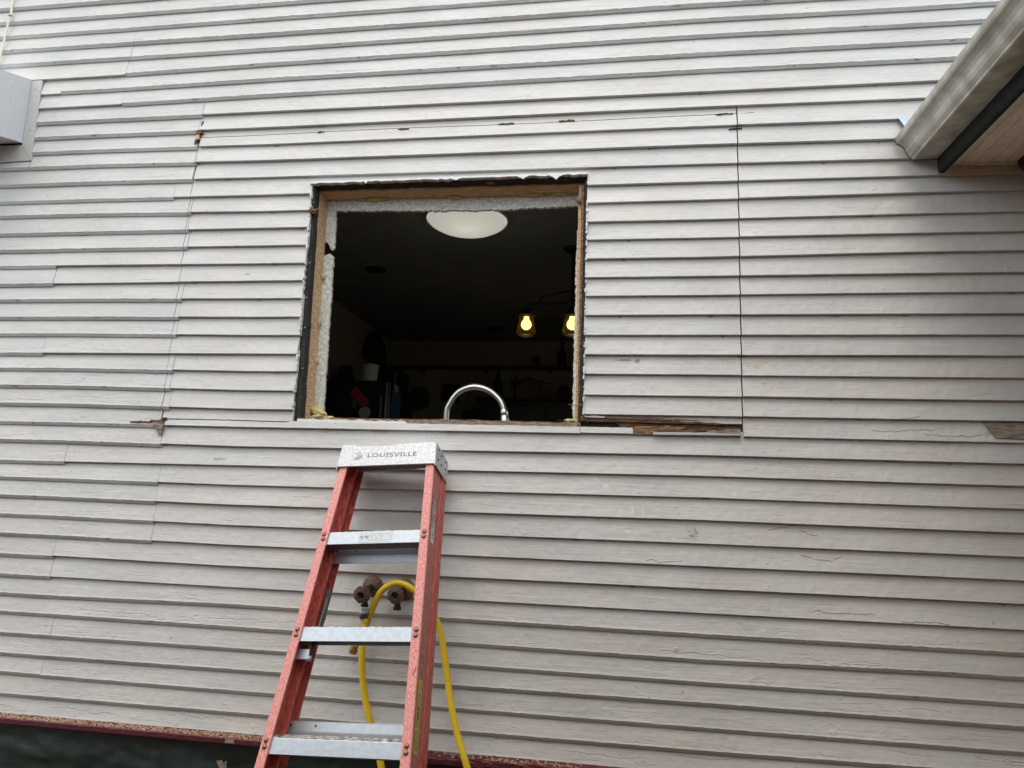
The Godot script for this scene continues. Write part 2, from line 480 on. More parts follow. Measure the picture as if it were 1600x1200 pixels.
func make_paint() -> void:
	var grain := nimg(MW, MH, 101, 0.30, 16, 1, 2).get_data()
	var brush := nimg(MW, MH, 102, 0.13, 20, 1, 2).get_data()
	var lump := nimg(MW, MH, 103, 0.05, 1, 1, 3).get_data()
	var mottle := nimg(MW, MH, 104, 0.012, 2, 1, 4).get_data()
	var streak := nimg(MW, MH, 105, 0.05, 12, 2, 3).get_data()
	var fleck := nimg(MW, MH, 106, 0.22, 1, 1, 2).get_data()
	var n := MW * MH
	HM.resize(n)
	CR.resize(n)
	CG.resize(n)
	CB.resize(n)
	for i in n:
		HM[i] = clampi(int(128.0 + (grain[i] - 128) * 0.045 + (brush[i] - 128) * 0.05 + (lump[i] - 128) * 0.16), 0, 255)
		var c := 236.0 + (mottle[i] - 128) * 0.06 + (streak[i] - 128) * 0.035 + (grain[i] - 128) * 0.014
		var f := fleck[i]
		if f > 226:
			c -= (f - 226) * 1.1
		var w := (mottle[n - 1 - i] - 128) * 0.020
		CR[i] = clampi(int(c + w), 0, 255)
		CG[i] = clampi(int(c), 0, 255)
		CB[i] = clampi(int(c - w), 0, 255)
	# paint cracks, chips, nail heads and blisters, row by row
	for k in range(-1, 41):
		for s in 34:
			var x := rng.randf_range(-3.0, 1.6)
			var old := k <= 6 or k >= 34 or x < -1.73
			var yb := row(k, x)
			var e := row(k - 1, x) - yb
			if rng.randf() < (0.75 if old else 0.5):
				var low := rng.randf() < 0.6
				crack(x, yb + e * (rng.randf_range(0.06, 0.25) if low else rng.randf_range(0.25, 0.85)), rng.randf_range(0.02, 0.16 if old else 0.09), rng.randf_range(-0.05, 0.05), rng.randi_range(8, 22), rng.randi_range(3, 16) if old else rng.randi_range(2, 10), 0.8)
			if old and rng.randf() < 0.55:
				mark(x, yb + e * rng.randf_range(0.1, 0.9), rng.randf_range(0.004, 0.016), rng.randf_range(0.003, 0.008), rng.randi_range(8, 22), Vector3.ZERO, k * 31 + s)
			if rng.randf() < 0.16:
				mark(x, yb + e * rng.randf_range(0.05, 0.95), rng.randf_range(0.002, 0.005), rng.randf_range(0.001, 0.003), -14, Vector3(-50, -52, -55), k * 37 + s, 0.7)
			if rng.randf() < 0.10:
				mark(x, yb + e * rng.randf_range(0.02, 0.3), rng.randf_range(0.002, 0.006), rng.randf_range(0.001, 0.003), 6, Vector3(18, 18, 18), k * 41 + s, 0.7)
		# nail heads on the studs
		for s in range(-7, 5):
			var x := s * 0.406 + 0.08 + rng.randf_range(-0.01, 0.01)
			if rng.randf() < 0.6:
				mark(x, row(k, x) + 0.014 + rng.randf_range(-0.003, 0.003), 0.006, 0.006, 20, Vector3(3, 3, 3), k * 43 + s, 0.3)
				mark(x, row(k, x) + 0.014, 0.003, 0.003, -26, Vector3(-6, -6, -6), k * 47 + s, 0.3)
	# grit that gathers as dark crumbs and webs just under some laps
	for k in range(0, 40):
		for s in 14:
			if rng.randf() < 0.3:
				var x := rng.randf_range(-2.8, 1.4)
				mark(x, row(k - 1, x) - 0.004, rng.randf_range(0.004, 0.02), rng.randf_range(0.0015, 0.0035), -8, Vector3(-60, -66, -72), k * 53 + s, 1.0)
	# long alligator cracks along the lowest boards
	for x in [-2.4, -2.05, -1.6, -0.75, -0.45, -0.15, 0.2, 0.5]:
		crack(x, row(40, x) + 0.035 + rng.randf_range(-0.008, 0.008), 0.26, rng.randf_range(-0.02, 0.02), 26, 30, 1.6)
	for x in [-2.0, -1.5, 0.15, 0.6]:
		crack(x, row(35, x) + 0.016, 0.5, 0.0, 30, 16, 1.4)
	for x in [-2.5, -2.2, -1.9]:
		crack(x, row(24, x) + 0.014, 0.28, 0.0, 28, 14, 1.4)
	# the marks that can be told apart in the photograph
	for q in [[-0.072, 1.616, 0.010, 0.004], [-0.039, 1.592, 0.012, 0.006], [-0.060, 1.588, 0.008, 0.002], [-0.02, 1.571, 0.006, 0.002], [0.015, 1.505, 0.0022, 0.018], [0.055, 1.51, 0.0025, 0.017], [0.09, 1.505, 0.0022, 0.018], [0.04, 1.44, 0.012, 0.005], [0.71, 1.655, 0.003, 0.006], [0.81, 1.558, 0.02, 0.002]]:
		mark(q[0], q[1], q[2], q[3], 4, Vector3(26, 27, 28), int(q[0] * 1000), 0.8)
	speck(0.262, 1.44, 0.020, 0.020, 90, Vector3(-34, -33, -46))
	speck(0.374, 2.035, 0.030, 0.012, 60, Vector3(-8, -18, -32))
	speck(0.48, 2.022, 0.055, 0.012, 160, Vector3(-8, -18, -32))
	speck(0.53, 1.955, 0.055, 0.014, 130, Vector3(-6, -15, -26))
	speck(0.62, 2.03, 0.08, 0.02, 90, Vector3(-5, -10, -18))
	speck(0.45, 1.83, 0.05, 0.012, 60, Vector3(-8, -16, -30))
	mark(-1.488, 1.645, 0.022, 0.006, -6, Vector3(-50, -50, -50), 9, 1.0)
	mark(-1.447, 2.372, 0.016, 0.0022, -10, Vector3(-85, -85, -80), 10, 0.5)
	mark(0.022, 2.036, 0.035, 0.004, -6, Vector3(-75, -78, -80), 12, 0.7)
	mark(0.07, 2.034, 0.012, 0.009, -6, Vector3(-70, -74, -78), 13, 0.8)
	speck(-1.04, 1.762, 0.05, 0.010, 90, Vector3(-12, -22, -34))
	speck(-0.86, 1.764, 0.03, 0.008, 90, Vector3(-12, -22, -34))
	speck(-0.60, 1.765, 0.04, 0.008, 90, Vector3(-12, -22, -34))
	mark(1.262, 1.808, 0.075, 0.026, -30, Vector3(-45, -55, -75), 17, 0.3)
	for q in [[0.60, 1.386, 0.04, -0.35], [0.64, 1.371, 0.06, 0.0], [0.70, 1.371, 0.03, 0.5], [0.10, 1.345, 0.12, 0.0], [0.84, 1.80, 0.2, 0.04], [1.0, 1.795, 0.2, -0.02], [0.90, 1.83, 0.09, 0.2], [0.5, 1.46, 0.09, 0.25], [0.6, 1.466, 0.06, -0.2], [0.62, 1.205, 0.2, 0.02], [0.9, 1.19, 0.2, -0.01]]:
		crack(q[0], q[1], q[2], q[3], 40, 60, 1.0)
	var him := Image.create_from_data(MW, MH, false, Image.FORMAT_L8, HM)
	him.bump_map_to_normal_map(4.5)
	him.generate_mipmaps()
	var ntex := ImageTexture.create_from_image(him)
	var col := PackedByteArray()
	col.resize(n * 3)
	for i in n:
		col[i * 3] = CR[i]
		col[i * 3 + 1] = CG[i]
		col[i * 3 + 2] = CB[i]
	var cim := Image.create_from_data(MW, MH, false, Image.FORMAT_RGB8, col)
	cim.generate_mipmaps()
	var ctex := ImageTexture.create_from_image(cim)
	var tones := [Vector3(0.635, 0.627, 0.606), Vector3(0.622, 0.618, 0.600), Vector3(0.650, 0.637, 0.610)]
	M.paint = []
	for t in tones:
		var m := mat(lin(t.x, t.y, t.z), 0.52)
		m.albedo_texture = ctex
		m.normal_enabled = true
		m.normal_texture = ntex
		m.normal_scale = 1.0
		M.paint.append(m)

# ---------------------------------------------------------------- ground
func build_ground() -> void:
	var st := start()
	var g := 120.0
	qo(st, Vector3(-g, 0, -g), Vector3(g, 0, -g), Vector3(g, 0, g), Vector3(-g, 0, g), Vector3(0, -1, 0))
	structure("ground", st, M.ground)
	# tall board fence along the far side of the narrow yard, behind the camera
	var o := thing("board_fence", "tall dark brown board fence along the side yard, behind the camera", "fence", Vector3(-0.6, 0, 3.75))
	var fm := tri(mat(Color.WHITE, 0.85), speckle(lin(0.035, 0.026, 0.018), lin(0.09, 0.066, 0.046), 91, 0.05, 1, 8, 1.8, 0.4), 2.0)
	for i in 70:
		st = start()
		box(st, Vector3(-5.2 + i * 0.152, 1.46 + rng.randf_range(-0.01, 0.01), 0), Vector3(0.148, 2.92, 0.022), 0.003)
		put("fence_board", st, fm, o)
	for y in [0.4, 1.5, 2.6]:
		st = start()
		box(st, Vector3(0.05, y, 0.04), Vector3(10.7, 0.09, 0.045), 0.004)
		put("fence_rail", st, fm, o)

# ---------------------------------------------------------------- the clapboard wall
func row(k: int, x: float) -> float:
	var r: Array = RY[clampi(k - ROW0, 0, RY.size() - 1)]
	if x <= RX[0]:
		return r[0]
	for i in 3:
		if x <= RX[i + 1]:
			return lerpf(r[i], r[i + 1], (x - RX[i]) / (RX[i + 1] - RX[i]))
	return r[3]

const LAP := 0.0145

# one clapboard of row k from x0 to x1; o may hold bot / top (y as a function of x), dy, dz
func board(house: Node3D, k: int, x0: float, x1: float, old: bool, o := {}) -> void:
	if x1 - x0 < 0.004:
		return
	var st := SurfaceTool.new()
	st.begin(Mesh.PRIMITIVE_TRIANGLES)
	var n := maxi(2, int(ceil((x1 - x0) / (0.014 if old else 0.02))))
	var dy: float = o.get("dy", rng.randf_range(-0.0012, 0.0012))
	var dz: float = o.get("dz", rng.randf_range(-0.0010, 0.0010))
	var sd := rng.randi() % 1000
	var cutb: bool = o.has("bot")
	var secs := []
	for i in n + 1:
		var x := lerpf(x0, x1, float(i) / n)
		var yk := row(k, x) + dy
		var yp := row(k - 1, x)
		var zf := func(y: float) -> float: return -LAP * (y - yk) / (yp - yk) + dz
		var w1 := wobble.get_noise_2d(x * 9.0, sd) * 0.0007
		var w2 := wobble.get_noise_2d(x * 55.0, sd + 50.0)
		var w3 := wobble.get_noise_2d(x * 130.0, sd + 90.0)
		var yb := yk
		if cutb:
			yb = o.bot.call(x)
		var yt: float = o.top.call(x) if o.has("top") else yp + 0.018
		var p := []
		if cutb:
			p.append(Vector2(yb, -0.026))
			p.append(Vector2(yb, zf.call(yb)))
			p.append(Vector2(lerpf(yb, yt, 0.1), zf.call(lerpf(yb, yt, 0.1))))
			p.append(Vector2(lerpf(yb, yt, 0.2), zf.call(lerpf(yb, yt, 0.2))))
		elif old:
			var low := yb - 0.0115 + w2 * 0.0006 + w3 * 0.0005
			p.append(Vector2(low, -0.028))
			p.append(Vector2(low, -0.0060 + w3 * 0.0008))
			p.append(Vector2(yb + w2 * 0.0016 + w3 * 0.0018, 0.0012 + w2 * 0.0007 + w3 * 0.0006 + dz))
			p.append(Vector2(yb + 0.005 + w3 * 0.001, zf.call(yb + 0.005) + 0.0003 + w2 * 0.0004))
		else:
			var low := yb + w2 * 0.0005 + w3 * 0.0002
			p.append(Vector2(low, -0.026))
			p.append(Vector2(low, -0.0014 + dz))
			p.append(Vector2(low + 0.0014, dz))
			p.append(Vector2(low + 0.004, zf.call(low + 0.004)))
		var ym := lerpf(p[3].x, yt, 0.5)
		p.append(Vector2(ym, zf.call(ym) + w1))
		p.append(Vector2(yt, zf.call(yt)))
		p.append(Vector2(yt, -0.030))
		var sec := []
		for v in p:
			sec.append(Vector3(x, v.x, v.y))
		secs.append(sec)
	var add := func(v: Vector3) -> void:
		st.set_uv(Vector2((v.x - MX0) * MPX / MW, (MY1 - v.y) * MPX / MH))
		st.add_vertex(v)
	var quad := func(a: Vector3, b: Vector3, c: Vector3, d: Vector3) -> void:
		for v in [a, b, c, a, c, d]:
			add.call(v)
	var m: int = secs[0].size()
	for i in n:
		for j in m:
			var j2 := (j + 1) % m
			st.set_smooth_group(1 if j >= 3 and j <= 4 else (3 if j == 2 and old else (1 if j == 2 else 10 + j)))
			quad.call(secs[i][j], secs[i][j2], secs[i + 1][j2], secs[i + 1][j])
	st.set_smooth_group(-1)
	for e in [0, n]:
		var c := Vector3.ZERO
		for v in secs[e]:
			c += v / m
		for j in m:
			var j2 := (j + 1) % m
			if e == 0:
				for v in [c, secs[e][j2], secs[e][j]]:
					add.call(v)
			else:
				for v in [c, secs[e][j], secs[e][j2]]:
					add.call(v)
	var mt: Material = M.paint[(rng.randi() % 2) if old else (2 if rng.randf() < 0.6 else 0)]
	put("clapboard", st, mt, house, true)

func build_wall() -> void:
	var house := thing("house_wall", "grey painted clapboard house wall with a window opening sawn out of it", "wall")
	# felt-covered sheathing behind the boards, round the opening
	var st := start()
	var zc := -0.0375
	var x0 := -1.194
	var x1 := -0.132
	var y0 := 1.800
	var y1 := 2.737
	box(st, Vector3((XL + x0) / 2, 2.45, zc), Vector3(x0 - XL, 3.55, 0.015))
	box(st, Vector3((XR + x1) / 2, 2.45, zc), Vector3(XR - x1, 3.55, 0.015))
	box(st, Vector3((x0 + x1) / 2, (y1 + 4.225) / 2, zc), Vector3(x1 - x0, 4.225 - y1, 0.015))
	box(st, Vector3((x0 + x1) / 2, (y0 + 0.675) / 2, zc), Vector3(x1 - x0, y0 - 0.675, 0.015))
	put("sheathing", st, M.felt, house)
	var joints := {2: [-2.072, true, true], 3: [-2.078, true, true], 4: [-2.09, false, true], 5: [-2.387, false, true], 6: [-2.088, false, true], 7: [-1.713, true, false], 8: [-1.722, true, false],
		12: [-1.799, true, false], 16: [-2.293, true, false], 17: [-2.293, true, false], 21: [-2.296, true, false], 26: [-1.73, true, false], 27: [-2.132, true, false], 28: [-1.725, true, false],
		29: [-1.727, true, false], 30: [-1.725, true, false], 31: [-1.724, true, false], 32: [-2.126, true, false], 33: [-2.127, true, false], 34: [-2.084, true, true], 36: [-2.091, true, true], 38: [-2.109, true, true]}
	var topcut := func(x: float) -> float: return 2.9655 + 0.002 * sin(x * 5.0) + wobble.get_noise_1d(x * 40.0) * 0.0016
	for k in range(-8, 41):
		var segs := []
		# from the left: the vent's flange stops rows 5 to 10
		var left := XL
		if k >= 5 and k <= 10:
			left = -2.484
			segs.append([XL, -3.14, true])
		var kl := lerpf(-1.722, -1.7445, clampf((2.96 - row(k, -1.73)) / 1.16, 0.0, 1.0))
		if k <= 1:
			segs.append([left, XR, true])
		elif k <= 6:
			segs.append([left, joints[k][0], joints[k][1]])
			segs.append([joints[k][0] + 0.0012, XR, joints[k][2]])
		elif k <= 8:
			segs.append([left, joints[k][0], true])
			segs.append([joints[k][0] + 0.002, XR, false])
		elif k <= 25:
			if joints.has(k):
				segs.append([left, joints[k][0], true])
				segs.append([joints[k][0] + 0.0012, kl, false])
			else:
				segs.append([left, kl, true])
				if k >= 10 and k < 25:
					segs.append([kl + 0.0026, -1.7135 - 0.003 * (k % 3), true])
			var a := -1.712 - 0.003 * (k % 3) if k >= 10 and k < 25 and not joints.has(k) else kl + 0.0026
			if k <= 11:
				if k == 9:
					board(house, 9, -1.711, KERF_R - 0.0022, false, {"bot": func(x: float) -> float: return topcut.call(x) + 0.0016})
					board(house, 9, -1.711, KERF_R - 0.0022, false, {"top": func(x: float) -> float: return topcut.call(x) - 0.0016})
					segs.append([KERF_R + 0.0022, XR, false])
				else:
					segs.append([a, KERF_R - 0.0022, false])
					segs.append([KERF_R + 0.0022, XR, false])
			elif k == 12:
				segs.append([a, WIN[0], false])
				board(house, 12, WIN[0], WIN[1], false, {"bot": func(x: float) -> float: return WIN[3] + wobble.get_noise_1d(x * 60.0) * 0.003})
				segs.append([WIN[1], KERF_R - 0.0022, false])
				segs.append([KERF_R + 0.0022, XR, false])
			elif k <= 24:
				segs.append([a, WIN[0] + rng.randf_range(-0.003, 0.003), false])
				segs.append([WIN[1] + rng.randf_range(-0.003, 0.002), KERF_R - 0.0022, false])
				segs.append([KERF_R + 0.0022, XR, false])
			else:
				# the row cut along its middle: a thin upper strip either side, a lower strip under the opening
				var cut := func(x: float) -> float: return 1.7935 + 0.0015 * sin(x * 7.0) + wobble.get_noise_1d(x * 50.0) * 0.0015
				board(house, 25, -1.738, WIN[0], false, {"bot": func(x: float) -> float: return cut.call(x) + 0.0022})
				board(house, 25, -1.722, -0.1285, false, {"top": func(x: float) -> float: return cut.call(x) - 0.0016 if x < WIN[0] else 1.7955 + wobble.get_noise_1d(x * 50.0) * 0.0015})
				board(house, 25, -0.127, 0.055, false, {"top": func(x: float) -> float: return 1.7955 + wobble.get_noise_1d(x * 50.0) * 0.0015, "dy": 0.002})
				board(house, 25, WIN[1], KERF_R - 0.0022, false, {"bot": func(x: float) -> float: return lerpf(1.8345, 1.8165, clampf((x + 0.118) / 0.5, 0, 1)) + wobble.get_noise_1d(x * 40.0) * 0.004})
				segs.append([KERF_R + 0.0022, XR, false])
		elif joints.has(k):
			segs.append([left, joints[k][0], joints[k][1]])
			segs.append([joints[k][0] + 0.0012, XR, joints[k][2]])
		else:
			segs.append([left, XR, true])
		for s in segs:
			var o := {}
			if k == 25 and s[2]:
				# rotten corner beside the sawn edge
				o = {"dy": 0.002}
			if k == 4 and s[1] < 0.0:
				o = {"dy": -0.008}
			if k == 5 and s[1] < -2.0:
				o = {"dy": -0.010}
			if k == 6 and s[1] < -2.0:
				o = {"dy": -0.004}
			board(house, k, s[0], s[1], s[2], o)
	board(house, 10, -3.138, -2.487, true, {"top": func(x: float) -> float: return lerpf(2.870, 2.887, (x + 3.118) / 0.635) - 0.001})
	build_damage(house)
	# red drip ledge over the dark green base
	var lb := part("drip_ledge", house)
	st = start()
	var prof := [Vector2(0.690, -0.045), Vector2(0.690, 0.004), Vector2(0.683, 0.028), Vector2(0.679, 0.031), Vector2(0.664, 0.031), Vector2(0.660, 0.027), Vector2(0.660, -0.045)]
	var cuts := [XL, -3.0, -1.305, -0.63, -0.42, XR]
	for c in cuts.size() - 1:
		var n := int((cuts[c + 1] - cuts[c]) / 0.03) + 1
		var prev := []
		for i in n + 1:
			var x := lerpf(cuts[c] + 0.0006, cuts[c + 1] - 0.0006, float(i) / n)
			var peel := clampf((x + 0.9) / 0.3, 0.0, 1.0)
			var ring := []
			for j in prof.size():
				var w := wobble.get_noise_2d(x * 40.0, j * 9.0 + c * 3.0) * (0.0006 + 0.0035 * peel)
				ring.append(Vector3(x, prof[j].x + w + (0.0 if c != 3 else -0.004), prof[j].y + w * (1.0 if j > 0 and j < 6 else 0.0)))
			if prev.size() > 0:
				loft(st, prev, ring, i == 1 or i == n)
			prev = ring
	put("ledge_board", st, M.red, lb)
	st = start()
	# grey patch where the red has flaked off
	box(st, Vector3(-1.318, 0.672, 0.0312), Vector3(0.034, 0.013, 0.002), 0.0006)
	put("bare_patch", st, M.greywood, lb)
	# sawdust lying on the ledge
	st = start()
	var rr := RandomNumberGenerator.new()
	rr.seed = 77
	for i in 5200:
		var x := rr.randf_range(XL, -0.1)
		if x > -0.55 and rr.randf() < 0.5:
			continue
		if x > -0.88 and x < -0.55 and rr.randf() < 0.9:
			continue
		var t := rr.randf_range(0.05, 0.98)
		if wobble.get_noise_2d(x * 14.0, t * 2.0) < -0.32:
			continue
		var z := lerpf(0.003, 0.0285, t)
		var y := lerpf(0.690, 0.6825, t) + 0.0008
		var s := rr.randf_range(0.002, 0.0055)
		var a := rr.randf() * TAU
		var e1 := Vector3(cos(a), 0, sin(a)) * s
		var e2 := Vector3(-sin(a), 0, cos(a)) * s * rr.randf_range(0.35, 0.8)
		var top := Vector3(x, y + rr.randf_range(0.001, 0.003), z)
		var b0 := Vector3(x, y - 0.001, z)
		for q in [[e1, e2], [e2, -e1], [-e1, -e2], [-e2, e1]]:
			to(st, top, b0 + q[0], b0 + q[1], b0)
	var sw := put("sawdust", st, M.sawdust, lb)
	sw.set_meta("kind", "stuff")
	# dark green base: painted sheet with wrinkles, bulging between its fixings
	var bp := part("base_panel", house)
	st = start()
	st.set_smooth_group(1)
	var nx := 260
	var ny := 34
	var bulge := FastNoiseLite.new()
	bulge.seed = 21
	bulge.frequency = 1.0
	var P := func(i: int, j: int) -> Vector3:
		var x := lerpf(XL, XR, float(i) / nx)
		var y := lerpf(0.659, 0.0, float(j) / ny)
		var f := clampf((0.659 - y) / 0.06, 0.0, 1.0)
		var d := bulge.get_noise_2d(x * 1.3 + y * 3.0, y * 4.5 - x * 0.9)
		var z := -0.008 + f * (d * 0.014 + maxf(0.0, 0.20 - absf(bulge.get_noise_2d(x * 1.2 + 40.0 + y * 2.0, y * 7.0 + x * 1.6))) * 0.075)
		return Vector3(x, y, z)
	for i in nx:
		for j in ny:
			qo(st, P.call(i, j), P.call(i + 1, j), P.call(i + 1, j + 1), P.call(i, j + 1), Vector3(lerpf(XL, XR, float(i) / nx), 0.3, -1.0))
	put("green_sheet", st, M.green, bp)
	st = start()
	box(st, Vector3((XL + XR) / 2, 0.335, -0.06), Vector3(XR - XL, 0.66, 0.06))
	put("backing_wall", st, M.felt, bp)
	st = start()
	prism(st, PackedVector2Array([Vector2(-1.372, 0.597), Vector2(-1.352, 0.601), Vector2(-1.345, 0.592), Vector2(-1.333, 0.602), Vector2(-1.331, 0.545), Vector2(-1.352, 0.55), Vector2(-1.357, 0.575)]), Transform3D.IDENTITY, 0.0085, 0.0105)
	put("torn_patch", st, M.greywood, bp)

# splintered wood, chips and torn paint round the saw cuts
func build_damage(house: Node3D) -> void:
	var st := start()
	# exposed strip right of the opening: dark cedar behind, splinters in front
	prism(st, PackedVector2Array([Vector2(-0.128, 1.836), Vector2(0.1, 1.834), Vector2(0.423, 1.820), Vector2(0.423, 1.812), Vector2(-0.128, 1.8165)]), Transform3D.IDENTITY, -0.026, -0.0105)
	put("splintered_edge", st, M.darkwood, house)
	st = start()
	prism(st, PackedVector2Array(jag(Vector2(-0.1, 1.837), Vector2(0.2, 1.8295), 0.02, 0.002, 4) + [Vector2(0.2, 1.8245), Vector2(-0.1, 1.8295)]), Transform3D.IDENTITY, -0.012, -0.0085)
	put("splintered_edge", st, M.greywood, house)
	st = start()
	prism(st, PackedVector2Array([Vector2(0.0, 1.8125)] + jag(Vector2(0.08, 1.8145), Vector2(0.422, 1.8095), 0.02, 0.0016, 5) + [Vector2(0.4225, 1.789), Vector2(0.3, 1.782), Vector2(0.02, 1.793)]), Transform3D.IDENTITY, -0.026, -0.018)
	put("splintered_edge", st, M.darkwood, house)
	st = start()
	prism(st, PackedVector2Array(jag(Vector2(0.058, 1.803), Vector2(0.225, 1.8025), 0.012, 0.0016, 6) + [Vector2(0.24, 1.797), Vector2(0.2, 1.791), Vector2(0.128, 1.773), Vector2(0.057, 1.7725)]), Transform3D.IDENTITY, -0.02, -0.004)
	put("splinter", st, M.oldwood, house)
	st = start()
	prism(st, PackedVector2Array([Vector2(0.13, 1.787)] + jag(Vector2(0.2, 1.7935), Vector2(0.3, 1.7935), 0.012, 0.0022, 7) + jag(Vector2(0.31, 1.790), Vector2(0.225, 1.7835), 0.012, 0.001, 8)), Transform3D.IDENTITY, -0.02, -0.001)
	put("splinter", st, M.darkwood, house)
	st = start()
	prism(st, PackedVector2Array(jag(Vector2(0.305, 1.789), Vector2(0.414, 1.799), 0.012, 0.002, 9) + jag(Vector2(0.418, 1.793), Vector2(0.415, 1.781), 0.005, 0.001, 10) + [Vector2(0.30, 1.7795)]), Transform3D.IDENTITY, -0.02, -0.0005)
	put("splinter", st, M.greywood, house)
	st = start()
	prism(st, PackedVector2Array([Vector2(0.125, 1.7725), Vector2(0.125, 1.7815)] + jag(Vector2(0.25, 1.7835), Vector2(0.418, 1.7805), 0.015, 0.0012, 11) + [Vector2(0.42, 1.7755), Vector2(0.30, 1.7745)]), Transform3D.IDENTITY, -0.022, 0.0035)
	put("lifted_paint_edge", st, M.greypaint, house)
	st = start()
	prism(st, PackedVector2Array(jag(Vector2(-0.115, 1.836), Vector2(-0.04, 1.8345), 0.012, 0.0012, 12) + [Vector2(-0.045, 1.829), Vector2(-0.112, 1.8305)]), Transform3D.IDENTITY, -0.0105, -0.006)
	put("paint_flake", st, M.whitepaint, house)
	# rotten corner left of the lower cut and at the upper left cut
	st = start()
	prism(st, PackedVector2Array(jag(Vector2(-1.870, 1.7805), Vector2(-1.742, 1.7905), 0.009, 0.0026, 13) + [Vector2(-1.731, 1.797), Vector2(-1.728, 1.780)] + jag(Vector2(-1.76, 1.7795), Vector2(-1.862, 1.7775), 0.009, 0.0020, 14)), Transform3D.IDENTITY, -0.004, 0.0022)
	put("rotten_patch", st, M.darkwood, house)
	st = start()
	prism(st, PackedVector2Array([Vector2(-1.728, 1.781)] + jag(Vector2(-1.7275, 1.775), Vector2(-1.7295, 1.734), 0.006, 0.0016, 17) + [Vector2(-1.739, 1.731)] + jag(Vector2(-1.746, 1.745), Vector2(-1.772, 1.7800), 0.006, 0.0034, 18)), Transform3D.IDENTITY, -0.004, 0.0030)
	put("rotten_patch", st, M.greywood, house)
	st = start()
	prism(st, PackedVector2Array(jag(Vector2(-1.734, 1.8), Vector2(-1.715, 1.799), 0.005, 0.001, 15) + [Vector2(-1.718, 1.789), Vector2(-1.731, 1.790)]), Transform3D.IDENTITY, -0.004, 0.001)
	put("dark_gap", st, M.black, house)
	st = start()
	prism(st, PackedVector2Array([Vector2(-1.729, 2.992), Vector2(-1.712, 2.993), Vector2(-1.700, 2.979), Vector2(-1.712, 2.978), Vector2(-1.716, 2.968), Vector2(-1.727, 2.972), Vector2(-1.731, 2.978)]), Transform3D.IDENTITY, -0.014, 0.0006)
	put("rotten_patch", st, M.darkwood, house)
	st = start()
	prism(st, PackedVector2Array(jag(Vector2(-1.729, 2.971), Vector2(-1.715, 2.972), 0.005, 0.001, 16) + [Vector2(-1.717, 2.953), Vector2(-1.728, 2.951)]), Transform3D.IDENTITY, -0.012, 0.0009)
	put("splinter", st, M.wood, house)
	st = start()
	prism(st, PackedVector2Array([Vector2(-1.732, 2.951), Vector2(-1.718, 2.951), Vector2(-1.722, 2.938), Vector2(-1.731, 2.928)]), Transform3D.IDENTITY, -0.012, 0.0012)
	put("dark_gap", st, M.black, house)
	st = start()
	prism(st, PackedVector2Array([Vector2(-1.712, 3.033), Vector2(-1.706, 3.035), Vector2(-1.709, 3.014), Vector2(-1.716, 3.010)]), Transform3D.IDENTITY, -0.010, -0.0042)
	put("dark_gap", st, M.black, house)
	# torn bits where the top saw line bit through knots
	var spots := [[-0.845, 2.9625, 0.022], [-0.436, 2.9655, 0.03], [-0.202, 2.9675, 0.03], [-1.19, 2.965, 0.014], [0.38, 2.9655, 0.03]]
	for s in spots.size():
		st = start()
		var c: Array = spots[s]
		var w: float = c[2]
		prism(st, PackedVector2Array(jag(Vector2(c[0] - w, c[1] + 0.001), Vector2(c[0] + w, c[1] + 0.0025), 0.006, 0.0022, 20 + s) + jag(Vector2(c[0] + w, c[1] - 0.001), Vector2(c[0] - w, c[1] - 0.002), 0.006, 0.0022, 30 + s)), Transform3D.IDENTITY, -0.014, -0.0052)
		put("torn_fibre", st, M.darkwood if s != 2 else M.oldwood, house)
	# short saw nick beside the kerf and the overrun at its head
	st = start()
	prism(st, PackedVector2Array([Vector2(0.395, 2.9047), Vector2(0.424, 2.9085), Vector2(0.444, 2.907), Vector2(0.424, 2.9052)]), Transform3D.IDENTITY, -0.011, -0.0035)
	prism(st, PackedVector2Array([Vector2(0.43, 2.9645), Vector2(0.485, 2.9695), Vector2(0.486, 2.9678), Vector2(0.43, 2.9620)]), Transform3D.IDENTITY, -0.014, -0.0085)
	prism(st, PackedVector2Array([Vector2(0.4235, 2.975), Vector2(0.4275, 2.975), Vector2(0.4275, 2.966), Vector2(0.4235, 2.966)]), Transform3D.IDENTITY, -0.014, -0.009)
	put("saw_nick", st, M.black, house)
	# torn white lip along the head of the opening
	st = start()
	var lip := jag(Vector2(-1.214, 2.7475), Vector2(-0.118, 2.7505), 0.012, 0.0012, 41)
	var low := jag(Vector2(-0.118, 2.743), Vector2(-1.214, 2.7405), 0.014, 0.0024, 42)
	prism(st, PackedVector2Array(lip + low), Transform3D.IDENTITY, -0.02, 0.004)
	put("torn_paint_lip", st, M.whitepaint, house)
	st = start()
	for c in [[-0.36, 0.05, 0.012], [-0.235, 0.055, 0.018], [-0.62, 0.05, 0.008], [-0.98, 0.02, 0.010]]:
		prism(st, PackedVector2Array([Vector2(c[0] - c[1] * 0.6, 2.744), Vector2(c[0] + c[1] * 0.6, 2.745), Vector2(c[0] + c[1] * 0.2, 2.741 - c[2] * 0.3), Vector2(c[0], 2.742 - c[2]), Vector2(c[0] - c[1] * 0.2, 2.740 - c[2] * 0.4)]), Transform3D.IDENTITY, 0.0, 0.0052)
	put("torn_paint_lip", st, M.whitepaint, house)
	# flakes of white paint down both sawn edges of the opening
	st = start()
	var rr := RandomNumberGenerator.new()
	rr.seed = 19
